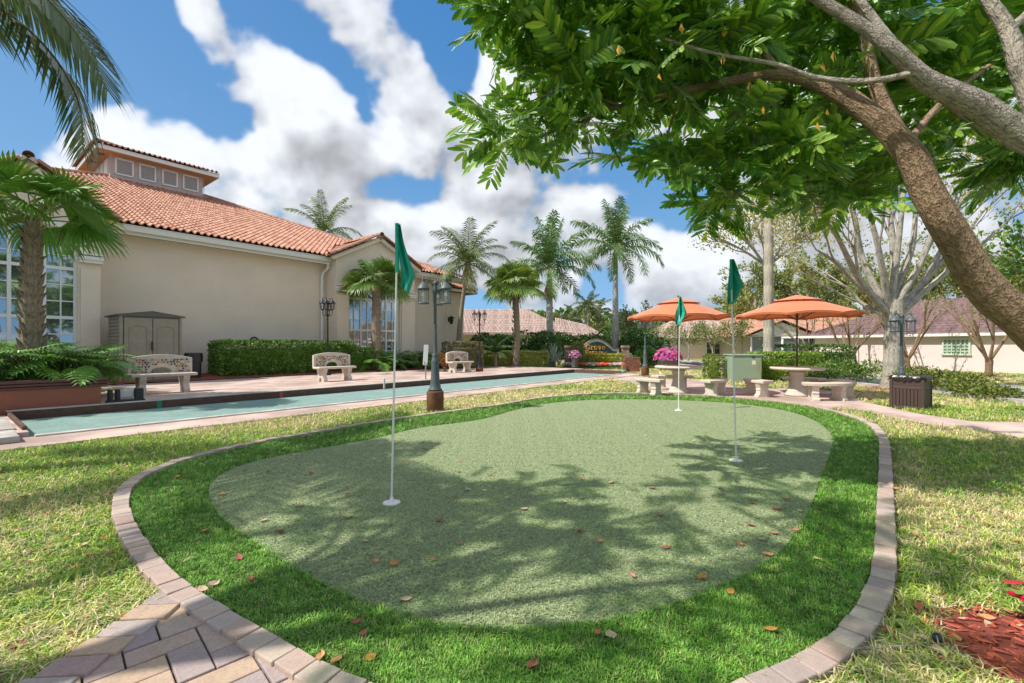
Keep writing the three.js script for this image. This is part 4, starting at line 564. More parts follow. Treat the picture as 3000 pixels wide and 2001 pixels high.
{ // screened villa with gable
  const o = thing('gabled_villa', 'villa with salmon tile gables and dark screened porch', 'house'), z = -42;
  mb().box(29.5, 1.2, z - 5.5, 14, 2.4, 5).box(22.6, 1.2, z - 1.5, .2, 2.4, 3.2).box(36.4, 1.2, z - 1.5, .2, 2.4, 3.2).build('wall', tmat(.60, .56, .50, .95, T.stucco(2), null, .003), o);
  const r = mb(); for (const [x, w, h, zz] of [[24.5, 3.6, 3.7, .4], [31, 4.6, 3.9, 1.2]]) { for (const q of [-1, 1]) { const A = [x + q * w, 2.25, z + zz], B = [x + q * w, 2.25, z - 9], Cc = [x, h, z - 9], D = [x, h, z + zz]; q < 0 ? courseRoof(r, B, A, D, Cc, 8, .04) : courseRoof(r, A, B, Cc, D, 8, .04); tileRibs(r, A, B, Cc, D, .4, .05); } } r.quad([20, 2.3, z + .3], [37, 2.3, z + .3], [36, 4.3, z - 5], [21, 4.3, z - 5]); r.build('roof', salmonTile, o);
  const gb = mb(); for (const [x, w, h, zz] of [[24.5, 3.2, 3.5, .25], [31, 4.2, 3.7, 1.05]]) gb.tri([x - w, 2.2, z + zz], [x + w, 2.2, z + zz], [x, h, z + zz]); gb.build('gable', tmat(.66, .64, .58, .9, T.stucco(2), null, .003), o);
  for (const [x, w, n, zz] of [[24.5, 5.6, 4, .2], [31, 7.6, 5, 1.0]]) { for (let i = 0; i < n; i++) mb().box(x - w / 2 + w * (i + .5) / n, 1.15, z + zz - .05, w / n - .1, 2.1, .02).build('screen', screenMat, o); const f = mb(); for (let i = 0; i <= n; i++) f.box(x - w / 2 + w * i / n, 1.15, z + zz, .12, 2.3, .1); f.box(x, .75, z + zz, w, .08, .08).box(x, .1, z + zz, w, .2, .1); f.build('screen_frame', MT.white, o); }
}
{ // pink house with plum roof on the right: wall runs from (20.2,-29.7) toward (24.6,-21.6)
  const a = new THREE.Vector3(19.9, 0, -30.3), b = new THREE.Vector3(25.4, 0, -20.6), L = a.distanceTo(b), turn = -Math.atan2(b.z - a.z, b.x - a.x);
  const o = thing('pink_house', 'pink stucco house with plum brown tile roof and glass block window', 'house', a, turn); const Ht = 2.0, W = L + 6;
  mb().box(W / 2, Ht / 2, -4, W, Ht, 8).build('wall', pinkWall, o);
  const r = mb(), A = [-.8, 1.98, .28], B = [W + .7, 1.98, .28], Cc = [W - 3.6, 4.15, -4], D = [4.0, 4.15, -4]; courseRoof(r, A, B, Cc, D, 15, .05); tileRibs(r, A, B, Cc, D, .34, .06); r.tri(B, [W + .7, 1.98, -8.7], Cc).tri([-.8, 1.98, -8.7], A, D).quad([-.8, 1.98, -8.7], [W + .7, 1.98, -8.7], Cc, D); r.build('roof', plumTile, o);
  mb().rbox(W / 2, 1.93, .31, W + 1.5, .15, .1).box(W / 2, 1.9, .14, W + 1.4, .03, .28).build('fascia', MT.trim, o);
  windowOn(o, 7.0, 1.3, .03, 1.05, .82, 6, 5, 0, mat(.55, .62, .5, .5), mat(.22, .32, .24, .15)); windowOn(o, -.02, 1.4, -1.2, 1.2, .9, 2, 2, -Math.PI / 2, MT.white);
  mb().rbox(-2.2, 1.0, -.2, .12, 2.0, .12).rbox(-2.2, 1.0, -3.4, .12, 2.0, .12).rbox(-2.2, 1.95, -1.8, .12, .12, 3.4).rbox(-1.1, 1.95, -.2, 2.2, .12, .12).build('porch_frame', MT.white, o);
}
// ---------------------------------------------------------------- plants
const vary = (c, f = .18) => { const k = 1 + rr(-f, f), h = rr(-.04, .04); return [c[0] * (k + h), c[1] * k, c[2] * (k - h)]; };
const add3 = (a, b, k = 1) => [a[0] + b[0] * k, a[1] + b[1] * k, a[2] + b[2] * k];
const nrm = (a) => { const l = Math.hypot(...a) || 1; return [a[0] / l, a[1] / l, a[2] / l]; }, crs = (a, b) => [a[1] * b[2] - a[2] * b[1], a[2] * b[0] - a[0] * b[2], a[0] * b[1] - a[1] * b[0]];
// feather leaf: rachis leaves the crown along +x and arches over
function featherFrond(L, el, bend, n, ll, lw, hang, cols, plume = .25, stalk = .12) {
  const b = mb(), N = 24, pts = [], tg = []; let x = 0, y = 0;
  for (let i = 0; i <= N; i++) { const t = i / N, a = el - bend * Math.pow(t, 1.35); pts.push([x, y, 0]); tg.push([Math.cos(a), Math.sin(a), 0]); x += Math.cos(a) * L / N; y += Math.sin(a) * L / N; }
  b.limb(pts.filter((_, i) => i % 4 === 0).map((p) => new THREE.Vector3(...p)), [.035 * L / 3, .022 * L / 3, .005], 5, 0, cols[2] ?? [.22, .24, .06]);
  for (let i = 0; i < n; i++) for (const s of [-1, 1]) {
    const t = mix(stalk, 1, (i + R() * .5) / n), f = t * N, k = Math.min(N - 1, Math.floor(f)), q = f - k, P = [mix(pts[k][0], pts[k + 1][0], q), mix(pts[k][1], pts[k + 1][1], q), 0], tn = tg[k], up = [-tn[1], tn[0], 0];
    const len = ll * (.45 + .55 * Math.sin(Math.PI * clamp(.12 + t * .8))) * (t > .9 ? mix(1, .55, (t - .9) / .1) : 1) * rr(.85, 1.1), fw = mix(.35, 1.3, t);
    let d = nrm([tn[0] * fw + up[0] * rr(-plume, plume * 1.2), tn[1] * fw + up[1] * rr(-plume, plume * 1.2), s * 1.0]); const w = crs(d, up), ww = nrm([tn[0], tn[1], 0]).map((v) => v * lw / 2);
    const dn = hang * rr(.7, 1.2), m = add3(P, [d[0], d[1] - dn * .3, d[2]], len * .5), e = add3(m, nrm([d[0], d[1] - dn * 1.5, d[2] * (1 - dn * .35)]), len * .5), c = vary(cols[R() < .08 ? 1 : 0], .22);
    b.quad(add3(P, ww, -.6), add3(P, ww, .6), add3(m, ww), add3(m, ww, -1), c); b.tri(add3(m, ww, -1), add3(m, ww), e, c);
  }
  return b.geo();
}
// fan leaf: stalk along +x then a pleated fan with drooping tips
function fanFrond(st, rad, el, n, cols, droop = .5, spread = 2.5) {
  const b = mb(), dx = Math.cos(el), dy = Math.sin(el), H = [dx * st, dy * st - st * .08, 0];
  b.limb([new THREE.Vector3(0, 0, 0), new THREE.Vector3(dx * st * .5, dy * st * .52, 0), new THREE.Vector3(...H)], [.026, .016, .012], 5, 0, cols[2] ?? [.3, .34, .08]);
  const fe = el - .55, X = [Math.cos(fe), Math.sin(fe), 0], Y = [-Math.sin(fe), Math.cos(fe), 0];
  for (let i = 0; i < n; i++) {
    const a0 = mix(-spread, spread, i / n) * .78, a1 = mix(-spread, spread, (i + 1) / n) * .78, am = (a0 + a1) / 2, r1 = rad * .56, r2 = rad * rr(.9, 1.06) * (1 - .12 * Math.abs(am) / spread);
    const pt = (a, r, u, g) => [H[0] + X[0] * Math.cos(a) * r + Y[0] * u, H[1] + X[1] * Math.cos(a) * r + Y[1] * u - g, Math.sin(a) * r];
    const c = vary(cols[R() < .06 ? 1 : 0], .2), g1 = droop * .1 * rad, g2 = droop * rad * rr(.35, .75), A = pt(a0, r1, 0, g1), B = pt(am, r1, -.035 * rad, g1), D = pt(a1, r1, 0, g1), E = pt(am, r2 * .82, -.01, g1 + g2 * .4), F = pt(am + rr(-.03, .03), r2 * (1 - .1 * droop), 0, g1 + g2);
    b.tri(H, A, B, c).tri(H, B, D, c); const w0 = pt(mix(a0, am, .35), r2 * .8, 0, g1 + g2 * .38), w1 = pt(mix(a1, am, .35), r2 * .8, 0, g1 + g2 * .38); b.quad(A, B, E, w0, c).quad(B, D, w1, E, c).tri(w0, E, F, c).tri(E, w1, F, c);
  }
  return b.geo();
}
const GREEN = { fan: [[.15, .31, .04], [.42, .43, .08]], coco: [[.13, .20, .045], [.40, .34, .08]], royal: [[.12, .24, .06], [.36, .36, .13]], dark: [[.035, .10, .018], [.1, .16, .03]] };
function palm(name, p, o) {
  const g = thing(name, o.label, 'palm tree', p, o.turn ?? 0, o.group);
  const top = new THREE.Vector3(...(o.top ?? [0, o.h, 0])), tr = mb(), k = o.mid ?? [0, 0, 0];
  tr.limb([new THREE.Vector3(0, -.05, 0), new THREE.Vector3(top.x * .25 + k[0], top.y * .33, top.z * .25), new THREE.Vector3(top.x * .6 + k[0] * .7, top.y * .66, top.z * .6), top], o.r, 14, o.wob ?? .06);
  if (o.boots) for (let i = 0; i < o.boots; i++) { const t = i / o.boots, a = i * 2.4, r = mix(o.r[0], o.r[o.r.length - 1], t) * 1.02, y = mix(.1, top.y - .05, t); tr.add(new THREE.ConeGeometry(.075, .26, 4), M4(top.x * t + Math.cos(a) * r, y, top.z * t + Math.sin(a) * r, 0, -a, -.5 + rr(-.3, .2), 1, 1, .7)); }
  tr.build('trunk', o.bark, g);
  if (o.shaft) mb().limb([top.clone().setY(top.y - .05), top.clone().setY(top.y + o.shaft * .5), top.clone().setY(top.y + o.shaft)], [o.r[o.r.length - 1] * 1.05, o.r[o.r.length - 1] * .95, .07], 12).build('crownshaft', MT.shaft, g), top.y += o.shaft * .9;
  const vs = o.fronds, n = o.n;
  for (let i = 0; i < n; i++) { const v = vs[Math.min(vs.length - 1, Math.floor(i / n * vs.length))], m = place(v[Math.floor(R() * v.length)], o.mat ?? MT.leaf, 'frond', g, [top.x, top.y - .02 * (vs.length - i / n * vs.length), top.z], [rr(-1, 1) * (o.roll ?? .12), i * 2.399 + rr(-.25, .25), 0], rr(.86, 1.08)); }
  if (o.skirt) { const b = mb(); for (let i = 0; i < o.skirt; i++) { const a = rr(0, 6.28), c = vary([.30, .17, .06], .3), l = rr(.3, .9) * o.skirtL, P = [top.x + Math.cos(a) * .12, top.y - rr(0, .25), top.z + Math.sin(a) * .12], Q = [P[0] + Math.cos(a) * l * .35, P[1] - l, P[2] + Math.sin(a) * l * .35]; b.quad(P, add3(P, [-Math.sin(a), 0, Math.cos(a)], .07), add3(Q, [-Math.sin(a), 0, Math.cos(a)], .04), Q, c); } b.build('dead_skirt', MT.dry, g); }
  return g;
}
reseed(101);
const fanSet = (st, rad, cols = GREEN.fan) => [[1.35, .2], [.95, .3], [.55, .45], [.15, .65]].map(([e, d]) => [0, 1].map(() => fanFrond(st, rad, e, 34, cols, d)));
const fA = fanSet(.85, .92), fB = fanSet(.95, .95, [[.17, .29, .05], [.44, .41, .10]]);
palm('fan_palm', cl(1.26, 13.6, .5), { label: 'fan palm with rough fibrous trunk rising from the planter', h: 3.4, r: [.21, .15, .145, .12], wob: .12, bark: MT.palmBark, boots: 110, fronds: fA, roll: .9, n: 18, mat: MT.glossy, group: 'fan palms by the clubhouse' });
palm('fan_palm', cl(13.05, 18.6, .2), { label: 'fan palm with brown trunk in front of the second arched window', h: 4.0, r: [.24, .2, .2, .17], wob: .12, bark: MT.palmBark, boots: 60, fronds: fB, roll: .9, n: 20, mat: MT.glossy, group: 'fan palms by the clubhouse' });
palm('fan_palm', new THREE.Vector3(.2, 0, -27), { label: 'fan palm standing behind the clipped yellow green hedge', h: 4.7, r: [.22, .17, .17, .15], mid: [.1, 0, 0], wob: .12, bark: MT.palmBark, boots: 50, fronds: fanSet(1.1, 1.1, [[.23, .36, .05], [.48, .43, .10]]), roll: .9, n: 24, skirt: 20, skirtL: 1.2 });
const ff = (L, ll, cols, hang, list, n = 44, lw = .05, pl = .25) => list.map(([e, b]) => [0, 1].map(() => featherFrond(L, e, b, n, ll, lw, hang, cols, pl)));
const cocoSet = ff(3.1, .75, GREEN.coco, .5, [[1.35, .9], [1.0, 1.3], [.6, 1.6], [.15, 1.5], [-.3, 1.2]]);
palm('coconut_palm', on(1343, 1060, 27).setY(.0), { label: 'coconut palm with leaning slim trunk and yellowing lower fronds at the clubhouse end', top: [.55, 6.2, 0], mid: [-.1, 0, 0], r: [.17, .14, .12, .12], bark: MT.palmBark, fronds: cocoSet, n: 24, skirt: 40, skirtL: 1.4 });
const royalSet = ff(3.7, .85, GREEN.royal, .75, [[1.45, .35], [1.05, 1.1], [.65, 1.5], [.25, 1.6], [-.1, 1.4]], 60, .07, .8);
palm('royal_palm', on(1610, 1050, 30).setY(0), { label: 'royal palm with brown dead leaf base behind the spiky silver plant', h: 4.7, r: [.27, .25, .22, .2], bark: MT.royal, shaft: 1.9, fronds: royalSet, n: 18, skirt: 45, skirtL: .0001, group: 'tall royal palms' });
{ const g = scene.children.find((c) => c.name === 'royal_palm'), b = mb(); for (let i = 0; i < 60; i++) { const a = rr(0, 6.28), c = vary([.33, .15, .05], .3), l = rr(.4, .95), P = [Math.cos(a) * .2, rr(5.0, 5.5), Math.sin(a) * .2], Q = [P[0] + Math.cos(a) * l * .4, P[1] - l, P[2] + Math.sin(a) * l * .4]; b.quad(P, add3(P, [-Math.sin(a), 0, Math.cos(a)], .08), add3(Q, [-Math.sin(a), 0, Math.cos(a)], .03), Q, c); } b.build('dead_sheaths', MT.dry, g); }
palm('royal_palm', on(1803, 1050, 32).setY(0), { label: 'royal palm with smooth grey trunk and green crownshaft behind the estate sign', h: 6.3, r: [.26, .24, .2, .17], bark: MT.royal, shaft: 2.0, fronds: royalSet, n: 20, skirt: 0, group: 'tall royal palms' });
palm('coconut_palm', on(950, 1100, 54).setY(0), { label: 'tall palm whose crown shows above the clubhouse roof', h: 14.6, r: [.2, .18, .16, .16], bark: MT.palmBark, fronds: ff(5.4, 1.15, GREEN.coco, .6, [[1.4, .8], [1.05, 1.2], [.6, 1.6], [.2, 1.6], [-.1, 1.3]], 44, .08), n: 20 });
const farSet = ff(2.4, .6, [[.10, .15, .03], [.26, .24, .06]], .8, [[1.2, 1.0], [.7, 1.5], [.2, 1.5], [-.3, 1.2]], 26, .09, .5);
for (const [u, d, h, l, n] of [[1722, 55, 6.2, 'slim palm in the clump between the two royal palms, with a pale thin trunk', 20], [1750, 57, 5.6, 'dark trunked palm in the clump between the two royal palms', 18], [1655, 58, 4.4, 'low palm beside the royal palm trunk above the pale tile roof', 16], [1690, 60, 5.2, 'palm with yellowed hanging fronds in the clump between the royal palms', 18], [1590, 60, 4.2, 'short palm rising beyond the pale tile roof', 16], [1800, 62, 3.4, 'short palm behind the estate sign hedge', 14]]) palm('garden_palm', on(u, 1050, d).setY(0), { label: l, h, r: [.2, .17, .15, .13], bark: u === 1750 ? MT.bark : MT.royal, fronds: farSet, n, group: 'palms in the distance' });
// the coconut palm beside the viewer: its trunk stands outside the view, one frond hangs in
const bigSet = [[1.2, .7], [.75, 1.2], [.35, 1.35], [.38, 1.75]].map(([e, b]) => [0, 1].map(() => featherFrond(3.5, e, b, 110, .9, .042, .55, [[.10, .15, .035], [.26, .25, .06]], .12)));
{ const g = thing('coconut_palm', 'coconut palm with drooping dark fronds entering above the lawn', 'palm tree', [-6.95, 0, -4.3]);
  mb().limb([new THREE.Vector3(0, -.05, 0), new THREE.Vector3(.1, 1.6, 0), new THREE.Vector3(.05, 3.2, 0), new THREE.Vector3(0, 5.15, 0)], [.26, .17, .15, .14], 12, .05).build('trunk', MT.palmBark, g);
  [[.03, 3, .3, -.10], [-.85, 1, .2], [.30, 3, -.1, -.3], [1.5, 1, 0], [2.4, 0, 0], [3.2, 1, 0], [4.1, 1, 0], [4.9, 0, 0], [5.1, 2, 0]].forEach(([a, v, rx, rz = 0], i) => place(bigSet[v][i % 2], MT.leaf, 'frond', g, [0, 5.15, 0], [rx, a, rz])); }

// leafy masses
function leafBlob(b, P, n, size, cols, opts = {}) { // P() gives a point and an outward direction
  const asp = opts.aspect ?? .5;
  for (let i = 0; i < n; i++) { const [p, o] = P(), c = vary(cols[Math.floor(R() * cols.length)], .25), s = size * rr(.7, 1.3), d = nrm([o[0] + rr(-.9, .9), o[1] + rr(-.5, .9), o[2] + rr(-.9, .9)]), w = nrm(crs(d, [rr(-1, 1), rr(-1, 1), rr(-1, 1)])), h = crs(w, d), m = add3(add3(p, d, s * .5), h, s * .08), e = add3(p, d, s); b.tri(p, add3(m, w, s * asp * .5), e, c).tri(p, e, add3(m, w, -s * asp * .5), c); }
}
function boxPoint(w, h, d, r = .12, bulge = .06) { return () => { const a = w * d, f = w * h, q = d * h, s = R() * (a + 2 * f + 2 * q); let p, o; const jig = () => rr(-bulge, bulge * .6);
  if (s < a) { p = [rr(-w / 2, w / 2), h, rr(-d / 2, d / 2)]; o = [0, 1, 0]; } else if (s < a + 2 * f) { const z = R() < .5 ? -1 : 1; p = [rr(-w / 2, w / 2), rr(.05, h), z * d / 2]; o = [0, .3, z]; } else { const x = R() < .5 ? -1 : 1; p = [x * w / 2, rr(.05, h), rr(-d / 2, d / 2)]; o = [x, .3, 0]; }
  const k = fbm(p[0] * 2.2 + 9, p[1] * 2.2, p[2] * 2.2, 2) - .5; for (const i of [0, 1, 2]) p[i] += o[i] * (jig() + k * .16); const cx = Math.max(0, Math.abs(p[0]) - (w / 2 - r)), cy = Math.max(0, p[1] - (h - r)), cz = Math.max(0, Math.abs(p[2]) - (d / 2 - r)); const cc = Math.hypot(cx, cy, cz); if (cc > r) { const f2 = (cc - r) * .6; p[0] -= Math.sign(p[0]) * f2 * cx / cc; p[1] -= f2 * cy / cc; p[2] -= Math.sign(p[2]) * f2 * cz / cc; } return [p, o]; }; }
function hedge(name, label, p, turn, w, h, d, n, size, cols, group, m = MT.leaf) {
  const o = thing(name, label, 'hedge', p, turn, group), b = mb(); leafBlob(b, boxPoint(w, h, d), n, size, cols); b.build('foliage', m, o);
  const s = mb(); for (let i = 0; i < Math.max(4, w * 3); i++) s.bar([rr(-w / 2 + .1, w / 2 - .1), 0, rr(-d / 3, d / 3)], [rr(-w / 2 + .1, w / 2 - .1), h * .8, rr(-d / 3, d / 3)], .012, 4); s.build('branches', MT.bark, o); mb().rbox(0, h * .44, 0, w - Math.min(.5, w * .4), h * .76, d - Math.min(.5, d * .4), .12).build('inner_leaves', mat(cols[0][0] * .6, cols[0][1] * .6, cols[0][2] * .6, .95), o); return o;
}
reseed(202);
const HG = [[.14, .30, .035], [.19, .36, .045], [.09, .22, .03], [.32, .45, .10]];
hedge('long_hedge', 'long clipped green hedge along the clubhouse wall', cl(9.2, 19.2, .17), CLUB, 5.3, 1.28, 1.5, 12000, .125, HG);
hedge('long_hedge', 'lower green hedge continuing under the second arched window', cl(12.4, 19.0, .17), CLUB, 1.6, 1.0, 1.2, 2800, .12, HG);
hedge('copper_hedge', 'brownish copper hedge behind the bench by the black lamp post', on(1355, 1080, 24.5).setY(.1), .5, 1.9, 1.42, 1.2, 4500, .09, [[.20, .19, .08], [.26, .21, .10], [.15, .18, .05], [.32, .24, .13]]);
hedge('yellow_hedge', 'clipped yellow green hedge running from the black lamp post to the spiky plant', on(1495, 1075, 27.6).setY(.05), .25, 4.4, .92, 1.0, 9000, .11, [[.50, .55, .11], [.58, .60, .18], [.36, .44, .07], [.64, .63, .28]]);
hedge('yellow_hedge', 'short clipped yellow green hedge below the estate sign', [5.7, .1, -28.75], 0, 2.4, .72, .6, 3500, .095, [[.50, .50, .06], [.40, .46, .06], [.58, .55, .11]]);
hedge('topiary_bush', 'boxy olive bush at the pillar of the estate sign', on(1692, 1060, 28.6).setY(.3), .1, .58, 1.22, .7, 2600, .09, [[.30, .34, .09], [.38, .41, .12], [.22, .26, .06]]);
hedge('box_hedge', 'clipped green hedge beside the electrical cabinet', new THREE.Vector3(10.45, 0, -17.8), -.15, 2.4, 1.02, 1.1, 6000, .11, [[.26, .40, .05], [.36, .48, .08], [.18, .30, .04]]);
hedge('box_hedge', 'narrow hedge on the street corner of the electrical cabinet', new THREE.Vector3(7.95, 0, -18.2), .1, .35, .95, 1.0, 1600, .08, [[.17, .25, .03], [.22, .3, .05]]);
hedge('loose_hedge', 'tall darker open hedge behind the umbrella table', new THREE.Vector3(12.95, 0, -20.3), -.2, 3.4, 1.32, 1.0, 5500, .11, [[.11, .21, .04], [.15, .26, .05], [.08, .16, .03]]);
hedge('low_hedge', 'low trimmed yellow green border in front of the screened porch', new THREE.Vector3(25.3, 0, -40.2), 0, 8, .55, .7, 3500, .12, [[.28, .33, .06], [.2, .28, .05]]);
// loose bushes built round a middle
function bush(name, label, p, w, h, n, size, cols, cat = 'bush', group, m = MT.leaf, asp = .5) { const o = thing(name, label, cat, p, rr(0, 6), group), b = mb(), lob = []; for (let i = 0; i < 9; i++) lob.push([rr(-.32, .32) * w, rr(.3, .75) * h, rr(-.32, .32) * w, rr(.22, .36)]); leafBlob(b, () => { const l = lob[Math.floor(R() * 9)], a = rr(0, 6.283), z = rr(-.6, 1), q = Math.sqrt(1 - z * z), k = l[3] * rr(.75, 1.05), d = [Math.cos(a) * q, z, Math.sin(a) * q]; return [[l[0] + d[0] * k * w, Math.max(.04, l[1] + d[1] * k * h), l[2] + d[2] * k * w], d]; }, n, size, cols, { aspect: asp }); b.build('foliage', m, o); const s = mb(); for (let i = 0; i < 12; i++) { const l = lob[i % 9]; s.limb([new THREE.Vector3(rr(-.06, .06), 0, rr(-.06, .06)), new THREE.Vector3(l[0] * .4, l[1] * .5, l[2] * .4), new THREE.Vector3(...l.slice(0, 3))], [.02, .014, .006], 4); } s.build('stems', MT.bark, o); return o; }
const DG = [[.06, .16, .025], [.085, .2, .03], [.045, .12, .02], [.12, .25, .04]];
for (const [x, z, w, h, l] of [[-1.2, -29.3, 2.6, 2.2, 'dark glossy bush below the pale tile roof, beside the fan palm'], [1.5, -29.2, 2.8, 2.3, 'tall dark glossy bush behind the fan palm trunk'], [3.3, -32.4, 2.6, 2.4, 'dark bush between the spiky plant and the sign pillar'], [5.6, -33.0, 3.0, 2.3, 'dark bush behind the arched sign'], [8.7, -31.8, 2.6, 2.5, 'dark bush behind the right sign pillar'], [10.2, -33, 2.6, 2.1, 'dark bush beyond the flower tub'], [8.5, -29.0, 1.3, 1.2, 'leafy bush beside the low brick wall'], [-3.2, -31, 2, 1.6, 'dark bush at the end of the clubhouse']]) bush('shrub', l, [x, 0, z], w, h, 2600, .2, DG, 'shrub', 'dark shrubs round the estate sign');
bush('croton_bush', 'red and orange croton bush beside the bench at the lamp post', on(1302, 1080, 21.3).setY(.17), .75, .8, 700, .13, [[.42, .10, .03], [.5, .24, .03], [.2, .06, .03], [.25, .3, .04]], 'bush', null, MT.leaf, .3);
for (const [u, v, w, h, l] of [[2730, 1150, 1.6, .72, 'bushy green shrub just behind the litter bin'], [2800, 1158, 1.5, .62, 'middle shrub of the low row right of the litter bin'], [2880, 1170, 1.3, .45, 'thin yellow flecked shrub at the end of the row by the street']]) bush('low_shrub', l, at(u, v), w, h, 1500, .085, [[.14, .21, .03], [.24, .30, .05], [.09, .14, .025], [.32, .33, .07]], 'shrub', 'low shrubs beside the street');
bush('low_shrub', 'spreading bright green bush behind the patio benches', at(2500, 1125), 1.7, .85, 1500, .1, [[.13, .26, .03], [.09, .2, .025], [.22, .32, .04]], 'shrub'); bush('low_shrub', 'small leafy bush under the patio table by the hedge', at(2395, 1140), 1.0, .75, 800, .1, [[.10, .18, .03], [.16, .25, .04]], 'shrub');
bush('low_shrub', 'round clipped bush by the flower tub', [9.2, 0, -28], 1.5, .6, 1200, .08, [[.13, .22, .03], [.18, .27, .04]], 'shrub');
bush('low_shrub', 'white flowering leafy shrub under the leaning trunk', [9.3, 0, -7.6], .9, .62, 700, .08, [[.2, .3, .05], [.55, .5, .42]], 'shrub');
// pygmy palms by the deck end
const pyg = ff(1.25, .3, [[.05, .13, .022], [.1, .18, .03]], .4, [[1.3, .9], [.9, 1.3], [.4, 1.4]], 30, .035);
for (const [u, d, l] of [[1452, 26, 'small feathery date palm just behind the black lamp post'], [1490, 29, 'small feathery date palm beside the dark bushes'], [1925, 30, 'small date palm between the lamp post and the flower tub']]) palm('date_palm', on(u, 1070, d).setY(.0), { label: l, h: .9, r: [.1, .09, .09, .08], bark: MT.palmBark, fronds: pyg, n: 26, group: 'small date palms' });
// philodendrons: big lobed leaves on stalks
function lobedLeaf(L, el) { const b = mb(), c0 = vary([.14, .31, .035], .25), st = L * 1.1, H = [Math.cos(el) * st, Math.sin(el) * st, 0]; b.limb([new THREE.Vector3(0, 0, 0), new THREE.Vector3(H[0] * .45, H[1] * .58, 0), new THREE.Vector3(...H)], [.014, .011, .007], 4, 0, [.16, .24, .05]);
  const fe = el - 1.0; const X = [Math.cos(fe), Math.sin(fe), 0], Y = [-Math.sin(fe), Math.cos(fe), 0], N = 9, P = (q) => [H[0] + X[0] * L * q - Y[0] * L * .25 * q * q, H[1] + X[1] * L * q - Y[1] * L * .22 * q * q, 0];
  for (let i = 0; i < N; i++) for (const s of [-1, 1]) { const q = i / N, w = L * .48 * Math.sin(Math.PI * (.2 + q * .76)) * rr(.9, 1.1), A = P(Math.max(0, q - .02)), B = P(q + .75 / N), f = vary(c0, .12), tip = [A[0] + X[0] * L * .20, A[1] + X[1] * L * .20 - L * .12, s * w], m1 = [mix(A[0], tip[0], .55), mix(A[1], tip[1], .55) + L * .06, tip[2] * .6], m2 = [mix(B[0], tip[0], .6), mix(B[1], tip[1], .6) + L * .05, tip[2] * .6]; b.quad(A, m1, m2, B, f).tri(m1, tip, m2, f); }
  b.tri(P(.86), [P(.9)[0], P(.9)[1], L * .09], P(1.08), c0).tri(P(.86), P(1.08), [P(.9)[0], P(.9)[1], -L * .09], c0); return b.geo(); }
const lobed = [1.4, 1.25, 1.05, .85, .65].map((e) => [0, 1].map(() => lobedLeaf(.5, e)));
function philo(p, s, label, group) { const o = thing('philodendron', label, 'plant', p, rr(0, 6), group), n = 13; for (let i = 0; i < n; i++) { const v = lobed[Math.min(4, Math.floor(i / n * 5))]; place(v[i % 2], MT.glossy, 'leaf', o, [rr(-.04, .04), 0, rr(-.04, .04)], [rr(-.2, .2), i * 2.4 + rr(-.3, .3), rr(-.12, .12)], s * rr(.8, 1.15)); } return o; }
for (let i = 0; i < 21; i++) { const row = i % 3, s = -.7 + Math.floor(i / 3) * .46 + row * .2 + rr(-.1, .1); philo(cl(s, 12.9 + row * .95 + rr(-.15, .15), .6), rr(1.0, 1.25), row === 0 ? 'philodendron with lobed glossy leaves just behind the planter cap' : row === 1 ? 'philodendron with lobed glossy leaves round the planter palm trunk' : 'philodendron with lobed glossy leaves under the planter window', row === 0 ? 'philodendrons at the planter edge' : row === 1 ? 'philodendrons in the middle of the planter' : 'philodendrons under the window'); }
for (let i = 0; i < 4; i++) philo(cl(2.3 + rr(-.1, .2), 15.3 + i * .7, .2), rr(1.0, 1.3), 'philodendron spilling beside the shed', 'philodendrons beside the shed');
for (let i = 0; i < 16; i++) { const s = 12.6 + (i >> 1) * .62 + rr(-.15, .15), r = i & 1; philo(cl(s, 18.5 + r * .8 + rr(-.15, .15), .22), rr(.95, 1.3), r ? 'philodendron close to the clubhouse wall right of the long hedge' : 'philodendron at the front of the bed right of the long hedge', r ? 'philodendrons along the far wall' : 'philodendrons at the bed front'); }
// spiky silver plant
{ const o = thing('spiky_plant', 'large silver green spiky rosette at the hedge end', 'plant', on(1622, 1070, 28.2).setY(.05)), g = [0, 1, 2].map((k) => { const b = mb(), c = [[.52, .60, .53], [.60, .66, .58], [.42, .52, .45]][k]; b.quad([0, 0, -.04], [0, 0, .04], [.5, .06, .035], [.5, .06, -.035], c).tri([.5, .06, -.035], [.5, .06, .035], [1.05, .02, 0], c); return b.geo(); }); for (let i = 0; i < 110; i++) { const el = rr(-.15, 1.5); place(g[i % 3], MT.dull, 'leaf', o, [0, .35, 0], [0, i * 2.4, el], rr(1.0, 1.3)); } mb().lathe([[0, 0], [.12, 0], [.14, .4], [0, .45]], 0, 0, 0, 10).build('stem', MT.palmBark, o); }
// flowers
function flowerGeo(r, cols) { const b = mb(); for (let k = 0; k < 5; k++) { const a = k / 5 * 6.283, c = vary(cols, .15); const p = (q, w) => [Math.cos(a + w) * r * q, r * .35 * q, Math.sin(a + w) * r * q]; b.tri([0, 0, 0], p(.9, -.5), p(1, 0), c).tri([0, 0, 0], p(1, 0), p(.9, .5), c); } return b; }
function flowerMass(o, name, P, n, r, cols, label) { const b = mb(); for (let i = 0; i < n; i++) { const [p, d] = P(), q = new THREE.Quaternion().setFromUnitVectors(new THREE.Vector3(0, 1, 0), new THREE.Vector3(d[0] + rr(-.4, .4), d[1] + rr(0, .5), d[2] + rr(-.4, .4)).normalize()); const f = flowerGeo(r * rr(.75, 1.2), cols[Math.floor(R() * cols.length)]).geo(); b.add(f, new THREE.Matrix4().compose(new THREE.Vector3(...p), q, new THREE.Vector3(1, 1, 1))); for (let k = 0; k < f.attributes.color.array.length; k++) b.c.push(f.attributes.color.array[k]); b.hasC = true; } const m = b.build(name, MT.petal, o); m.userData.kind = 'stuff'; if (label) m.userData.label = label; return m; }
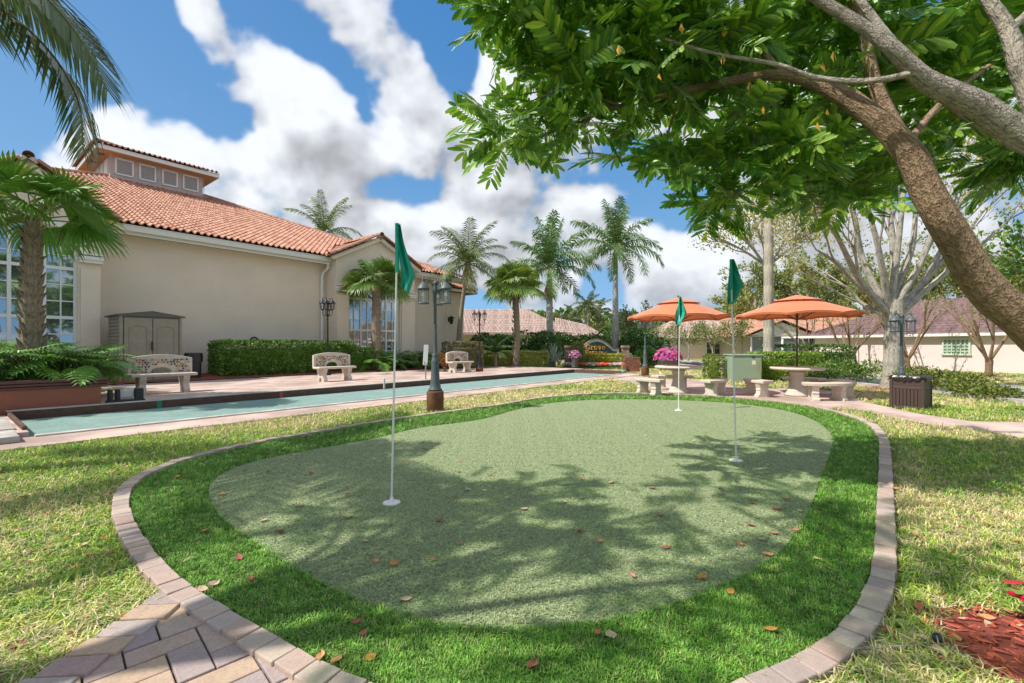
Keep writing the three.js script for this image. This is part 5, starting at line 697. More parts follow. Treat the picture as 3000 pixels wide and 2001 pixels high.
const dome = (w, h, y) => () => { const a = rr(0, 6.283), z = R(), q = Math.sqrt(1 - z * z * .9); return [[Math.cos(a) * q * w, y + z * h, Math.sin(a) * q * w], [Math.cos(a) * q, z, Math.sin(a) * q]]; };
reseed(303);
{ const o = thing('flower_pot', 'tall grey vase of pink and purple petunias at the court corner', 'flower pot', on(1684, 1080, 26.2).setY(.1)); mb().lathe([[0, 0], [.15, 0], [.17, .05], [.22, .55], [.24, .62], [.2, .62], [.18, .55]], 0, 0, 0, 16).build('vase', tmat(.14, .14, .15, .7, T.blotch(.3), T.grain(.1), .004), o); const b = mb(); leafBlob(b, dome(.28, .25, .6), 300, .09, HG); b.build('foliage', MT.leaf, o); flowerMass(o, 'petunias', dome(.36, .42, .58), 190, .055, [[.62, .10, .32], [.70, .30, .48], [.42, .05, .38], [.75, .45, .55]]); }
{ const o = thing('flower_tub', 'wide stone tub overflowing with magenta petunias', 'flower pot', on(1957, 1085, 25.5).setY(0)); mb().lathe([[0, 0], [.46, 0], [.5, .1], [.56, .62], [.6, .66], [.55, .7], [.5, .62]], 0, 0, 0, 20).build('tub', tmat(.24, .23, .23, .9, T.blotch(.25), T.blotch(.25), .02), o); const b = mb(); leafBlob(b, dome(.6, .42, .62), 700, .1, HG); b.build('foliage', MT.leaf, o); flowerMass(o, 'petunias', dome(.74, .62, .6), 420, .075, [[.72, .03, .30], [.62, .05, .42], [.78, .12, .22], [.75, .35, .55], [.5, .04, .45]]); }
{ const o = thing('flower_bed', 'bed of red and white bedding flowers below the estate sign', 'flower bed', [5.2, 0, -27.9]); o.userData.kind = 'stuff'; const b = mb(); leafBlob(b, () => [[rr(-2.1, 2.1), rr(.05, .2), rr(-.5, .5)], [0, 1, 0]], 1500, .09, HG); b.build('foliage', MT.leaf, o); const pt = (cond) => () => { let x; do { x = rr(-2.1, 2.1); } while ((Math.sin(x * 4.2) + rr(-.9, .9) > 0) !== cond); return [[x, rr(.18, .32), rr(-.55, .55)], [0, 1, .4]]; }; flowerMass(o, 'red_flowers', pt(true), 320, .07, [[.75, .09, .03], [.8, .16, .04], [.6, .04, .03]]); flowerMass(o, 'white_flowers', pt(false), 300, .065, [[.78, .7, .72], [.7, .5, .6], [.6, .35, .5]]); mb().rbox(0, .03, 0, 4.4, .1, 1.2, .05).build('soil', MT.soil, o); }
// ---------------------------------------------------------------- trees
reseed(404);
// compound leaf of the shade trees: paired oblong leaflets, larger toward the tip
function compoundLeaf(L, pairs, cols) {
  const b = mb(), bend = rr(.3, .9), P = (t) => [L * t, -L * bend * .35 * t * t, L * .05 * Math.sin(t * 3)];
  for (let i = 0; i < 4; i++) { const a = P(i / 4), c = P((i + 1) / 4), w = .0028 * (1.4 - i / 4); b.quad(add3(a, [0, 0, w]), add3(c, [0, 0, w]), add3(c, [0, 0, -w]), add3(a, [0, 0, -w]), [.22, .28, .05]); }
  const leaflet = (p, d, s, up) => { const w = nrm(crs(d, up)), q = crs(w, d), c = vary(cols[Math.floor(R() * cols.length)], .2), W = s * .135, f = .02 * s, at2 = (k, x, y) => add3(add3(add3(p, d, s * k), w, x), q, y - s * .1 * k * k); b.quad(p, at2(.3, W, f), at2(.62, W * 1.12, f), at2(.5, 0, -f), c).quad(p, at2(.5, 0, -f), at2(.62, -W * 1.12, f), at2(.3, -W, f), c).tri(at2(.62, W * 1.12, f), at2(1, W * .55, 0), at2(.5, 0, -f), c).tri(at2(.5, 0, -f), at2(1, W * .55, 0), at2(1, -W * .55, 0), c).tri(at2(.5, 0, -f), at2(1, -W * .55, 0), at2(.62, -W * 1.12, f), c); };
  for (let i = 0; i < pairs; i++) for (const s of [-1, 1]) { const t = mix(.22, .97, i / (pairs - 1)), p = P(t); leaflet(p, nrm([.55 + .5 * t, -.12 - rr(0, .25), s]), mix(.10, .15, t) * rr(.9, 1.1), nrm([rr(-.2, .2), 1, rr(-.2, .2)])); }
  leaflet(P(1), nrm([1, -bend * .6, rr(-.1, .1)]), .115, [0, 1, 0]); return b.geo();
}
const TREEC = [[.13, .30, .028], [.18, .37, .034], [.25, .45, .04], [.10, .245, .025], [.38, .55, .045]];
const cLeaves = Array.from({ length: 8 }, (_, i) => compoundLeaf(rr(.32, .42), 8 + (i % 2), TREEC));
// leaves in rosettes at the given tips: some as single leaves, the others joined
function rosettes(tree, tips, per, single, mt = MT.canopy) {
  const list = []; for (const [p, dir] of tips) for (let k = 0; k < per; k++) { const a = k / per * 6.283 + rr(-.4, .4); list.push([p.clone().add(new THREE.Vector3(rr(-.07, .07), rr(-.07, .07), rr(-.07, .07))), [rr(-1.1, 1.1), a, dir + rr(-.8, .7)], rr(.8, 1.2)]); }
  const far = (p) => { const u = p.x / -p.z, v = (p.y - EYE) / -p.z; return (p.z > -.5 || Math.abs(u) > 1.12 || v > .76 ? 50 : 0) + Math.hypot(p.x, p.y - EYE, p.z); }; list.sort((a, b) => far(a[0]) - far(b[0]));
  list.slice(0, single).forEach(([p, r, s]) => place(cLeaves[Math.floor(R() * 8)], mt, 'leaf', tree, [p.x, p.y, p.z], r, s));
  const rest = list.slice(single); for (let v = 0; v < 8; v++) { const l = rest.filter((_, i) => i % 8 === v); if (!l.length) continue; const im = new THREE.InstancedMesh(cLeaves[v], mt, l.length); l.forEach(([p, r, s], i) => im.setMatrixAt(i, new THREE.Matrix4().compose(p, new THREE.Quaternion().setFromEuler(new THREE.Euler(r[0], r[1], r[2], 'YXZ')), new THREE.Vector3(s, s, s)))); im.name = 'foliage'; im.userData.kind = 'stuff'; im.castShadow = im.receiveShadow = true; tree.add(im); }
}
const path = (l) => l.map(([u, v, d]) => on(u, v, d));
const crownEdge = [[1385, -20], [1470, 60], [1555, 90], [1560, 240], [1500, 270], [1415, 330], [1420, 400], [1480, 455], [1620, 485], [1760, 425], [1790, 400], [1830, 470], [1870, 520], [2000, 525], [2060, 495], [2085, 575], [2150, 615], [2230, 560], [2300, 585], [2350, 620], [2450, 590], [2560, 540], [2620, 470], [2720, 380], [2790, 470], [2860, 520], [3000, 530], [3900, 620], [3900, -20]];
{
  const o = thing('shade_tree', 'leafy shade tree with leaning brown trunk arching over the lawn', 'tree');
  const fork = [2645, 425, 3.3];
  const b = mb(); b.limb([new THREE.Vector3(4.95, -.1, -3.05), new THREE.Vector3(4.3, .75, -3.12), ...path([[3000, 945, 3.2], [2880, 835, 3.2], [2790, 690, 3.25], [2715, 560, 3.3], fork, [2480, 290, 3.45], [2300, 220, 3.6], [2000, 268, 3.8], [1820, 310, 3.95], [1690, 360, 4.05]])], [.17, .145, .118, .11, .102, .096, .088, .062, .042, .028, .018, .008], 14, .09); b.build('trunk', MT.bark, o);
  const limbs = [[[2690, 500, 3.3], [2600, 330, 3.45], [2560, 230, 3.5], [2530, 90, 3.55], [2470, -60, 3.6], [2400, -260, 3.7]], [[2650, 430, 3.3], [2760, 300, 3.5], [2900, 190, 3.7], [3050, 60, 3.8]], [[2590, 340, 3.45], [2480, 260, 3.7], [2360, 240, 3.9], [2200, 90, 4.1]], [[2300, 220, 3.6], [2150, 80, 3.9], [2000, 20, 4.1], [1800, -60, 4.2]], [[2000, 268, 3.8], [1850, 180, 4], [1700, 160, 4.1]], [[1820, 310, 3.95], [1650, 260, 4.2], [1520, 280, 4.3]], [[2480, 290, 3.45], [2400, 420, 3.8], [2300, 520, 4], [2180, 570, 4.1]], [[2300, 520, 4.0], [2350, 560, 4.1], [2420, 580, 4.2]], [[2000, 268, 3.8], [1960, 380, 4.1], [1950, 450, 4.2]], [[2760, 300, 3.5], [2860, 380, 3.7], [2920, 450, 3.8]]];
  const rads = [[.062, .05, .04, .03, .02], [.03, .02, .012], [.03, .022, .01], [.026, .016, .008], [.016, .006], [.013, .005], [.016, .01, .005], [.007, .004], [.013, .006], [.014, .006]];
  limbs.forEach((l, i) => mb().limb(path(l), rads[i], 8, .08).build('branch', MT.bark, o));
  const tips = []; while (tips.length < 232) { const out = tips.length > 190, u = out ? rr(1700, 3900) : rr(1390, 3050), v = out ? rr(-900, -20) : rr(-80, 620); if (!out && !inPoly(crownEdge, u, v - 12) && v > -20) continue; if (!out && v > 250 && R() < .12) continue; const d = rr(3.6, 5.2); tips.push([on(u, v, d), rr(-.3, .5)]); }
  rosettes(o, tips, 6, 300);
  const yl = mb(); for (let i = 0; i < 12; i++) { const p = on(rr(1700, 2700), rr(60, 360), rr(3.3, 3.6)), c = vary([.62, .34, .03], .25), s = rr(.05, .1); yl.tri([p.x, p.y, p.z], [p.x + s * .22, p.y - s * .5, p.z], [p.x + rr(-.02, .02), p.y - s, p.z + .01], c).tri([p.x, p.y, p.z], [p.x + rr(-.02, .02), p.y - s, p.z + .01], [p.x - s * .22, p.y - s * .5, p.z], c); } yl.build('yellow_leaflets', MT.leaf, o);
  const tw = mb(); tips.slice(0, 190).forEach(([p], i) => { if (i % 2) return; const q = p.clone().add(new THREE.Vector3(rr(.1, .4), rr(.05, .25), rr(-.1, .1))); tw.limb([p, p.clone().lerp(q, .5).add(new THREE.Vector3(0, .03, 0)), q], [.003, .006, .008], 4); }); tw.build('twigs', MT.bark, o);
}
{
  const o = thing('shade_tree', 'second shade tree whose pale mottled limbs cross in from the lawn side', 'tree'), pale = tmat(.44, .38, .31, .95, T.bark(.5), T.bark(.4), .018);
  mb().limb([new THREE.Vector3(6.1, -.1, -2.5), new THREE.Vector3(5.5, .9, -2.55), new THREE.Vector3(4.6, 1.85, -2.65), ...path([[3000, 400, 2.85], [2860, 305, 2.95], [2710, 235, 3.05], [2600, 130, 3.1], [2500, 60, 3.15], [2370, -20, 3.2], [2200, -160, 3.3]])], [.2, .16, .12, .085, .075, .065, .048, .04, .034, .02], 12, .09).build('trunk', pale, o);
  [[[[2668, 215, 3.06], [2590, 232, 3.12], [2500, 238, 3.2], [2380, 225, 3.3], [2280, 190, 3.4], [2110, 160, 3.5], [1950, 115, 3.6], [1760, 30, 3.7]], [.022, .021, .02, .018, .014, .01, .006]], [[[2640, 160, 3.08], [2540, 30, 3.15], [2480, -60, 3.2]], [.032, .026, .02]], [[[3080, 420, 2.9], [2990, 200, 2.95], [2955, 90, 3], [2890, -10, 3.05], [2820, -150, 3.1]], [.07, .055, .045, .035, .03]], [[[2955, 90, 3], [3020, 30, 3.05], [3090, -40, 3.1]], [.028, .02]]].forEach(([l, r]) => mb().limb(path(l), r, 8, .08).build('branch', pale, o));
  const tips = []; for (let i = 0; i < 38; i++) tips.push([on(rr(2200, 4300), rr(-1300, -60), rr(3.4, 4.8)), rr(-.2, .5)]); for (let i = 0; i < 16; i++) tips.push([on(rr(1500, 2100), rr(-40, 240), rr(3.6, 4.2)), rr(-.2, .5)]); rosettes(o, tips, 6, 30);
}
{ // tree to the left of the viewer that throws dappled shade on the green
  const o = thing('shade_tree', 'tall broad shade tree beside the viewer that dapples the green', 'tree'); mb().limb([new THREE.Vector3(-6.6, -.1, .9), new THREE.Vector3(-6.3, 2.2, .5), new THREE.Vector3(-5.8, 4.2, -.2), new THREE.Vector3(-5.2, 5.6, -.8)], [.26, .2, .15, .1], 12, .08).build('trunk', MT.bark, o);
  const c = new THREE.Vector3(-4.1, 6.2, -1.45), tips = []; for (let i = 0; i < 105; i++) { let x, y, z; do { x = rr(-1, 1); y = rr(-1, 1); z = rr(-1, 1); } while (x * x + y * y + z * z > 1); if (fbm(x * 2.2 + 5, y * 2, z * 2.2 + 1, 2) < .47) continue; tips.push([new THREE.Vector3(c.x + x * 2.7, c.y + y * 1.1, c.z + z * 1.5), rr(-.2, .5)]); }
  tips.forEach(([p], i) => { if (i % 4 === 0) mb().limb([new THREE.Vector3(-5.5, 4.9, -.5), new THREE.Vector3(-5.3, 5.6, -.7).lerp(p, .5), p], [.06, .035, .01], 6).build('branch', MT.bark, o); }); rosettes(o, tips, 4, 0);
}
// branching trees
function branches(b, p, dir, len, r, depth, tips, o) {
  const n = 4, pts = [p.clone()]; let d = dir.clone(); for (let i = 0; i < n; i++) { d.add(new THREE.Vector3(rr(-1, 1), rr(-1, 1) + o.up, rr(-1, 1)).multiplyScalar(o.bend)).normalize(); pts.push(pts[i].clone().addScaledVector(d, len / n)); }
  b.limb(pts, [r, r * .8, r * .62], Math.max(4, Math.min(10, Math.round(r * 90))), depth > o.depth - 1 ? .06 : 0); if (depth <= 1) tips.push(...pts.slice(2).map((q) => [q, d.clone()]));
  if (depth <= 0) return; const k = o.kids; for (let i = 0; i < k; i++) { const q = pts[Math.min(n, 2 + Math.floor(i / k * 3))], nd = d.clone().add(new THREE.Vector3(rr(-1, 1), rr(-.4, .8), rr(-1, 1)).multiplyScalar(o.spread)).normalize(); branches(b, q, nd, len * rr(.55, .8), r * .55, depth - 1, tips, o); }
}
function leafTips(tips, n, size, cols, spread) { const b = mb(); leafBlob(b, () => { const [q, d] = tips[Math.floor(R() * tips.length)]; return [[q.x + rr(-spread, spread), q.y + rr(-spread, spread) * .8, q.z + rr(-spread, spread)], [d.x, d.y, d.z]]; }, n, size, cols); return b; }
{ // big bare tree
  const o = thing('bare_tree', 'big grey barked tree with spreading almost bare limbs beside the street', 'tree'), base = new THREE.Vector3(11.62, 0, -14.05);
  const D = 14, tr = mb(); tr.limb([base.clone().setY(-.1), base.clone().setY(.35), base.clone().setY(1.2), base.clone().add(new THREE.Vector3(.05, 2.1, 0)), base.clone().add(new THREE.Vector3(.08, 2.75, 0))], [.42, .27, .245, .25, .2], 16, .12); tr.build('trunk', MT.greyBark, o);
  const tips = [], oo = { up: .16, bend: .13, kids: 3, spread: .55, depth: 2 };
  [[2390, 730, 14, .11], [2400, 620, 13.2, .12], [2460, 520, 14.6, .12], [2520, 470, 13.4, .11], [2590, 440, 14.5, .12], [2650, 420, 13.6, .11], [2720, 470, 14.6, .11], [2800, 560, 13.4, .12], [2880, 620, 14.6, .12], [2960, 640, 13.8, .1], [2430, 820, 14.8, .08], [2880, 500, 15.2, .09]].forEach(([u, v, d, r], i) => { const e = on(u, v, d), s = base.clone().setY(rr(2.0, 2.6)).add(new THREE.Vector3(rr(-.1, .15), 0, rr(-.1, .1))), m = s.clone().lerp(e, .45).add(new THREE.Vector3(0, rr(-.25, .05), rr(-.2, .2))), m2 = s.clone().lerp(e, .75).add(new THREE.Vector3(rr(-.1, .1), .05, 0)), b = mb(); b.limb([s, m, m2, e], [r, r * .72, r * .5, r * .25], 9, .07); const dir = e.clone().sub(m).normalize(); for (let k = 0; k < 3; k++) branches(b, [m, m2, e][k], dir.clone().add(new THREE.Vector3(rr(-.6, .6), rr(-.1, .6), rr(-.5, .5))).normalize(), rr(1.2, 1.9), r * [.42, .36, .24][k], 2, tips, oo); b.build('limb', MT.greyBark, o); });
  leafTips(tips, 3600, .11, [[.42, .40, .05], [.50, .42, .06], [.30, .34, .05]], .22).build('foliage', MT.leaf, o);
}
{ const o = thing('yellow_tree', 'tree with sparse yellow green leaves round the concrete pole', 'tree'), b = mb(), tips = [], base = new THREE.Vector3(12.9, 0, -23.2); for (let i = 0; i < 9; i++) { const a = i * .7, d = new THREE.Vector3(Math.cos(a) * .75, .75, Math.sin(a) * .5).normalize(); branches(b, new THREE.Vector3(12.7, 5.3, -23), d, 2.1, .07, 2, tips, { up: .05, bend: .16, kids: 3, spread: .8, depth: 2 }); } b.limb([base, new THREE.Vector3(12.8, 2.5, -23.1), new THREE.Vector3(12.7, 5.4, -23)], [.17, .14, .1], 10, .06); b.build('trunk', MT.greyBark, o); leafTips(tips, 5200, .15, [[.42, .38, .07], [.36, .36, .08], [.5, .42, .07], [.28, .31, .08]], .5).build('crown', MT.leaf, o); }
{ const tips0 = [];
  for (const [u, d, h, lean, l, n] of [[2487, 27, 4.6, 0, 'bare multi stemmed tree at the porch end of the pink house', 500], [2659, 23.8, 4.6, .2, 'bare multi stemmed tree right behind the big grey tree', 500], [2895, 19.8, 4.3, 0, 'bare vase shaped tree in a red mulch ring in front of the glass block window', 400], [2990, 23, 4.2, .3, 'bare forked tree with lichen beyond the mulch ring tree', 400], [2372, 31, 5, .25, 'leaning bare tree in front of the gabled villa', 700]]) {
    const p = on(u, 1060, d).setY(0), o = thing('crape_myrtle', l, 'tree', p, rr(0, 6), 'bare ornamental trees in front of the pink house'), b = mb(), tips = []; b.limb([new THREE.Vector3(0, -.05, 0), new THREE.Vector3(.03, .3, 0), new THREE.Vector3(.05, .75, 0)], [.17, .13, .13], 9, .1); for (let i = 0; i < 5; i++) { const a = i * 1.256 + rr(-.3, .3); branches(b, new THREE.Vector3(.04, rr(.5, .7), 0), new THREE.Vector3(Math.cos(a) * .55 + lean * .4, 1, Math.sin(a) * .55).normalize(), h * .5, .065, 2, tips, { up: .15, bend: .1, kids: 2, spread: .42, depth: 2 }); } b.build('trunk', u === 2990 ? tmat(.26, .24, .1, .95, T.bark(.4), null, .01) : MT.bark, o); leafTips(tips, n, .1, [[.34, .33, .08], [.26, .30, .06]], .2).build('foliage', MT.leaf, o);
    const m = mb(); m.lathe([[0, .06], [.5, .05], [.72, .015], [.78, 0]], 0, 0, 0, 18); m.build('mulch_ring', MT.mulch, o); } }
{ const o = thing('mulch_ring', 'red mulch ring at the foot of the big grey tree', 'mulch', [11.62, .002, -14.05]); mb().lathe([[.2, .07], [.6, .05], [.8, .015], [.86, 0]], 0, 0, 0, 20).build('mulch', MT.mulch, o); }
function crownTree(name, label, p, h, w, n, size, cols, group, trunk = MT.greyBark) { const o = thing(name, label, 'tree', p, rr(0, 6), group), b = mb(), tips = []; b.limb([new THREE.Vector3(0, -.1, 0), new THREE.Vector3(rr(-.2, .2), h * .25, 0), new THREE.Vector3(rr(-.3, .3), h * .5, 0)], [h * .022, h * .018, h * .014], 8, .05); for (let i = 0; i < 8; i++) { const a = i * .785 + rr(-.3, .3); branches(b, new THREE.Vector3(0, h * rr(.28, .5), 0), new THREE.Vector3(Math.cos(a) * .8, rr(.5, 1.3), Math.sin(a) * .8).normalize(), w * rr(.32, .5), h * .009, 1, tips, { up: .12, bend: .14, kids: 3, spread: .75, depth: 1 }); } for (let i = 0; i < 14; i++) { const a = rr(0, 6.28), q = Math.sqrt(R()) * w * .42, y = h * rr(.45, .97) * (1 - .2 * q / w); tips.push([new THREE.Vector3(Math.cos(a) * q, y, Math.sin(a) * q), new THREE.Vector3(Math.cos(a), .5, Math.sin(a))]); } b.build('trunk', trunk, o); leafTips(tips, n, size, cols, w * .085).build('crown', MT.leaf, o); return o; }
const BG = [[.26, .31, .08], [.35, .38, .10], [.18, .24, .06], [.44, .43, .13]];
for (const [u, d, h, w, i] of [[2165, 60, 12.5, 6, 0], [2215, 56, 14.8, 6.4, 0], [2290, 58, 15, 6.5, 1], [2370, 54, 15, 6.5, 0], [2450, 57, 17.5, 7, 1], [2540, 55, 17, 6.5, 0], [2630, 58, 16, 7, 1], [2720, 54, 17, 6.5, 0], [2810, 50, 17, 7, 1], [2900, 48, 16, 7, 0], [2985, 46, 15, 7, 1], [3090, 46, 15, 7, 0], [2160, 48, 7.5, 4.5, 1], [2560, 47, 9, 5, 0]]) crownTree('background_tree', i ? 'yellowish green tree in the row beyond the houses' : 'olive green tree in the row beyond the houses', on(u, 1060, d).setY(0), h, w, 3000, .36, i ? BG.slice(1) : BG.slice(0, 3), i ? 'yellowish trees beyond the houses' : 'olive trees beyond the houses');
crownTree('background_tree', 'round olive tree standing alone left of the orange umbrellas', on(1865, 1060, 60).setY(0), 6.8, 5.4, 2600, .36, [[.10, .16, .05], [.15, .2, .06], [.07, .12, .035]]);
for (const [u, d, h, w, l] of [[2015, 40, 3.4, 3.2, 'young tree on the far lawn in front of the pink villa windows'], [2083, 42, 3.6, 3.2, 'slim young tree on the far lawn in front of the villa entry'], [2152, 34, 4.2, 3.2, 'young tree on the far lawn beside the electrical cabinet'], [1935, 46, 4, 4, 'small olive tree on the far lawn behind the flower tub']]) crownTree('young_tree', l, on(u, 1060, d).setY(0), h, w, 1500, .16, [[.22, .26, .07], [.30, .30, .08], [.15, .2, .05]]);
crownTree('background_tree', 'bright green leafy tree behind the leaning trunk', [17.5, 0, -13.2], 5.4, 5, 3600, .2, [[.14, .3, .03], [.2, .36, .04], [.09, .22, .025]]);
// far green line closing the horizon
{ const o = thing('far_woods', 'far line of mixed trees along the horizon', 'woods'); o.userData.kind = 'stuff'; const b = mb(); leafBlob(b, () => { const a = rr(-1.35, 1.35), d = rr(95, 125), y = rr(0, 1), hh = 4 + 7 * fbm(a * 9, 1, 1, 3); return [[Math.sin(a) * d, y * hh, -Math.cos(a) * d], [0, .4, 1]]; }, 26000, 1.5, BG.concat(DG), { aspect: .8 }); b.build('foliage', MT.dull, o); }

// ---------------------------------------------------------------- grass
reseed(505);
function tuft(n, h, lean, w) { const b = mb(); for (let i = 0; i < n; i++) { const a = rr(0, 6.283), l = rr(.6, 1.15) * h, r = rr(0, .5) * h, k = rr(.15, 1) * lean, p = [Math.cos(a * 3) * r, 0, Math.sin(a * 3) * r], m = [p[0] + Math.cos(a) * l * k * .3, l * .6, p[2] + Math.sin(a) * l * k * .3], e = [p[0] + Math.cos(a) * l * k, l * (1 - k * .35), p[2] + Math.sin(a) * l * k], s = [-Math.sin(a) * w, 0, Math.cos(a) * w]; b.quad(add3(p, s, -1), add3(p, s), add3(m, s, .8), add3(m, s, -.8)).tri(add3(m, s, -.8), add3(m, s, .8), e); } return b.geo(); }
const bladeMat = new THREE.MeshPhysicalMaterial({ color: 0xffffff, roughness: .6, transmission: .25, thickness: 0, side: THREE.DoubleSide });
function grass(name, label, keep, geoms, colour, k, dmax, hs, cap = 9) {
  const lists = geoms.map(() => []); for (let d = 1.15; d < dmax;) { const sp = k * Math.max(d, 1.6), W = d * 1.55 + .8; for (let x = -W; x < W; x += sp) { const X = x + rr(-.5, .5) * sp, Z = -d + rr(-.5, .5) * sp; const y = keep(X, Z); if (y === null) continue; lists[Math.floor(R() * geoms.length)].push([X, y, Z, Math.min(cap, Math.max(1, d * .16))]); } d += sp; }
  geoms.forEach((g, i) => { const im = new THREE.InstancedMesh(g, bladeMat, lists[i].length), m = new THREE.Matrix4(), q = new THREE.Quaternion(), e = new THREE.Euler(); lists[i].forEach(([x, y, z, wd], n) => { const s = rr(.7, 1.25) * hs; e.set(rr(-.2, .2), rr(0, 6.283), rr(-.2, .2)); m.compose(new THREE.Vector3(x, y, z), q.setFromEuler(e), new THREE.Vector3(s * wd, s * Math.min(wd, 1.35), s * wd)); im.setMatrixAt(n, m); const c = colour(x, z); im.setColorAt(n, C(c[0], c[1], c[2])); }); im.name = numbered(name); im.castShadow = im.receiveShadow = true; scene.add(im); tag(im, label, 'grass', name, 'stuff'); });
}
grass('fringe_turf', 'dense bright green artificial turf of the fringe', (x, z) => inPoly(fringeLoop, x, z) && !inPoly(innerLoop, x, z) ? .02 : null, [tuft(7, .038, 1.0, .0024), tuft(7, .034, .85, .0024), tuft(6, .042, 1.15, .0022)], (x, z) => { const r = R(), f = rr(.6, 1.35) * (.55 + .9 * fbm(x * 22, 0, z * 22, 2)); return r < .12 ? [.38 * f, .54 * f, .11 * f] : r < .15 ? [.5 * f, .46 * f, .2 * f] : [.18 * f, .39 * f, .045 * f]; }, .0062, 12, 1);
grass('lawn_grass', 'mixed green and straw coloured lawn blades', (x, z) => paved(x, z) || Math.hypot(x - 2.24, z + 1.90) < .36 ? null : 0, [tuft(5, .055, 1.4, .0034), tuft(5, .065, 1.6, .003), tuft(4, .045, 1.8, .0036)], (x, z) => { const d = dryness(x, z), f = rr(.6, 1.3) * (.6 + .8 * fbm(x * 14, 3, z * 14, 2)), q = R(); return R() < d * .75 + .08 ? [.72 * f, .62 * f, .33 * f] : q < .4 ? [.20 * f, .42 * f, .03 * f] : q < .8 ? [.42 * f, .55 * f, .055 * f] : [.55 * f, .58 * f, .12 * f]; }, .0076, 26, 1);
grass('green_pile', 'short grey green pile of the putting surface', (x, z) => inPoly(innerLoop, x, z) ? .033 : null, [tuft(5, .012, 1.2, .0024), tuft(5, .011, 1.0, .0024)], (x, z) => { const f = rr(.62, 1.4) * (.8 + .4 * fbm(x * 30, 4, z * 30, 2)); return [.385 * f, .46 * f, .235 * f]; }, .0062, 13, 1, 1.0);

// ---------------------------------------------------------------- fallen leaves and small things
reseed(606);
const litterCols = [[.50, .17, .09], [.56, .29, .12], [.62, .46, .30], [.34, .10, .06], [.50, .38, .26], [.56, .27, .05], [.45, .20, .14]].map(([r, g, b]) => mat(r, g, b, .8, { transmission: .15, thickness: 0 }));
const litterGeo = [0, 1, 2, 3].map((k) => { const b = mb(), curl = rr(.1, .35), W = rr(.26, .42), P = (t, s) => [t - .5, curl * Math.pow(Math.abs(s), 1.5) * .4 + .16 * Math.pow(t - .4, 2) + .02, s * W * Math.sin(Math.PI * clamp(t * .94 + .03))]; for (let i = 0; i < 5; i++) for (const s of [-1, 0, 1].slice(0, 2)) { const a = i / 5, c = (i + 1) / 5, s0 = s < 0 ? -1 : 0, s1 = s < 0 ? 0 : 1; b.quad(P(a, s0), P(c, s0), P(c, s1), P(a, s1)); } b.bar(P(0, 0), [-.68, .05, .02], .012, 4); return b.geo(); });
const litter = (x, y, z, s, label, group) => { const m = place(litterGeo[Math.floor(R() * 4)], litterCols[Math.floor(R() * 7)], 'fallen_leaf', scene, [x, y, z], [rr(-.25, .25), rr(0, 6.28), rr(-.25, .25)], s); tag(m, label, 'leaf', group); return m; };
for (const [u, v] of [[1105, 1640], [1265, 1645], [1060, 1590], [1285, 1525], [1150, 1660], [1185, 1760], [1345, 1590], [1410, 1440], [1760, 1595], [1955, 1605], [2100, 1430], [2215, 1475], [2225, 1585], [2245, 1630], [2060, 1700], [2190, 1540], [1525, 1490], [1660, 1475], [1940, 1510], [1560, 1280], [1890, 1280], [2055, 1255], [780, 1525], [820, 1555], [1030, 1520], [775, 1380], [900, 1390], [720, 1385], [1025, 1450], [1020, 1520], [880, 1490], [1250, 1325], [1180, 1355], [1380, 1430], [1430, 1400], [2030, 1300], [1900, 1440], [1790, 1420], [2180, 1600], [2270, 1500], [2260, 1560], [1690, 1560], [2300, 1470], [1850, 1690]]) { const p = at(u + rr(-12, 12), v + rr(-8, 8), .036); litter(p.x, .044, p.z, rr(.045, .075), 'curled dry leaf fallen on the putting surface', 'dry leaves on the putting surface'); }
for (let i = 0; i < 34; i++) { const p = at(rr(700, 2400), rr(1200, 1500), .036); if (inPoly(innerLoop, p.x, p.z)) litter(p.x, .044, p.z, rr(.03, .055), 'curled dry leaf fallen on the putting surface', 'dry leaves on the putting surface'); }
for (const [u, v] of [[1065, 1865], [1085, 1935], [985, 1945], [1045, 1830], [1750, 1862], [2260, 1855], [625, 1720], [590, 1735], [735, 1700], [700, 1640], [2395, 1645], [2140, 1740], [940, 1935], [1560, 1960], [1790, 1870], [2330, 1560], [650, 1450], [520, 1400], [600, 1560]]) { const p = at(u, v, .04); litter(p.x, .052, p.z, rr(.045, .075), 'curled dry leaf caught on the turf fringe', 'dry leaves on the turf fringe'); }
for (let i = 0; i < 95; i++) { const left = i < 58, p = left ? at(rr(-100, 620), rr(1360, 1990)) : at(rr(2600, 3050), rr(1400, 1990)); if (paved(p.x, p.z)) continue; litter(p.x, .035, p.z, rr(.035, .07), left ? 'brown dry leaf lying in the lawn left of the green' : 'brown dry leaf lying in the lawn right of the green', left ? 'dry leaves in the left lawn' : 'dry leaves in the right lawn'); }
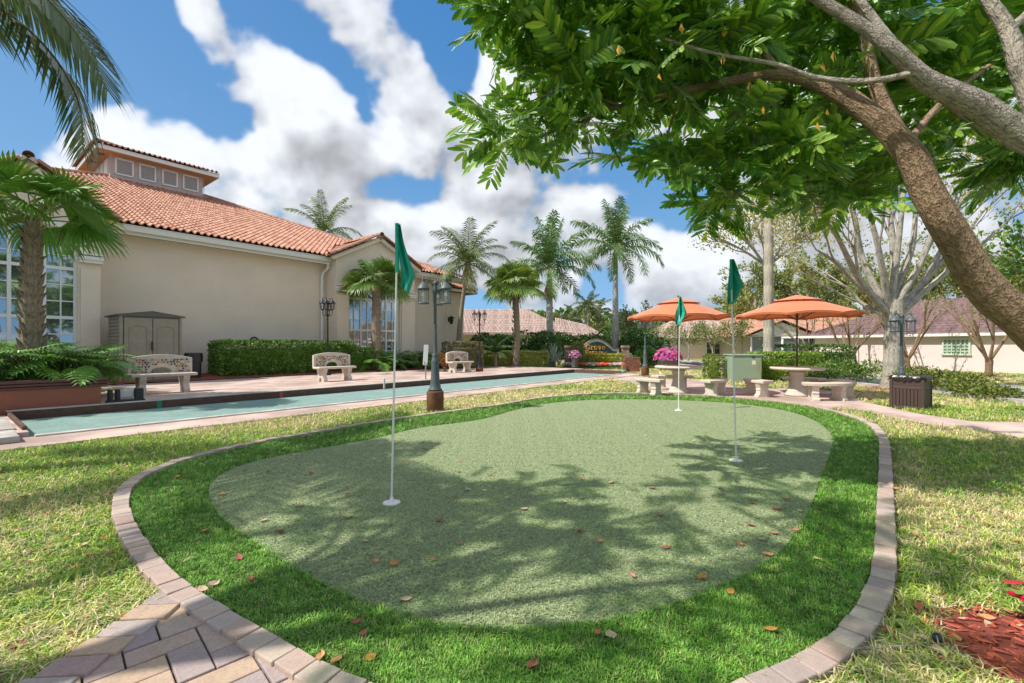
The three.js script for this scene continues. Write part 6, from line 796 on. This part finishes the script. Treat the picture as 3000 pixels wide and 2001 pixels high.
{ const o = thing('corner_mulch', 'heap of shredded red mulch round the red leaved plant', 'mulch', [2.24, 0, -1.90]); o.userData.kind = 'stuff'; const b = mb(); b.lathe([[0, .05], [.25, .04], [.46, .01], [.5, 0]], 0, 0, 0, 20, [0, 0, 0], [.22, .05, .03]); for (let i = 0; i < 900; i++) { const a = rr(0, 6.28), r = Math.sqrt(R()) * .5, t = rr(0, 6.28), l = rr(.02, .06), x = Math.cos(a) * r, z = Math.sin(a) * r, y = .05 * (1 - r / .55) + rr(.004, .02), c = vary([.40, .09, .05], .35), dx = Math.cos(t) * l, dz = Math.sin(t) * l, w = .004; b.quad([x - dz * .1, y, z + dx * .1], [x + dz * .1, y + w, z - dx * .1], [x + dx + dz * .1, y + rr(-.01, .02), z + dz - dx * .1], [x + dx - dz * .1, y + rr(-.01, .02), z + dz + dx * .1], c); } b.build('shreds', MT.dry, o); }
{ const o = thing('red_plant', 'small plant with scarlet leaves in the red mulch', 'plant', [2.42, .03, -2.12]); for (let i = 0; i < 14; i++) { const m = place(litterGeo[i % 4], i < 11 ? mat(.62, .012, .035, .5, { transmission: .25, thickness: 0 }) : MT.stem, 'leaf', o, [Math.cos(i * 2.4) * .07, rr(.08, .17), Math.sin(i * 2.4) * .07], [0, -i * 2.4, rr(-.4, .3)], rr(.09, .13)); } mb().bar([0, -.03, 0], [.01, .12, 0], .006, 5).build('stem', MT.stem, o); }
{ const o = thing('fallen_twig', 'thin grey twig lying by the brick edging', 'twig', at(2500, 1915, .03)); mb().limb([new THREE.Vector3(-.09, .01, .05), new THREE.Vector3(0, .025, .01), new THREE.Vector3(.12, .02, -.01), new THREE.Vector3(.26, .03, -.01)], [.006, .005, .003], 6).build('stick', MT.greyBark, o); }
{ const o = thing('bottle_cap', 'dark blue plastic scrap in the dry grass', 'litter', at(2745, 1885, .03)); mb().lathe([[0, .02], [.016, .02], [.018, 0], [.014, 0]], 0, .02, 0, 14, [.5, 0, .3]).build('cap', mat(.02, .03, .06, .35), o); }
scene.traverse((m) => { if (m.isMesh && m.name !== 'sky') { m.castShadow = true; m.receiveShadow = true; } });
renderer.render(scene, camera);
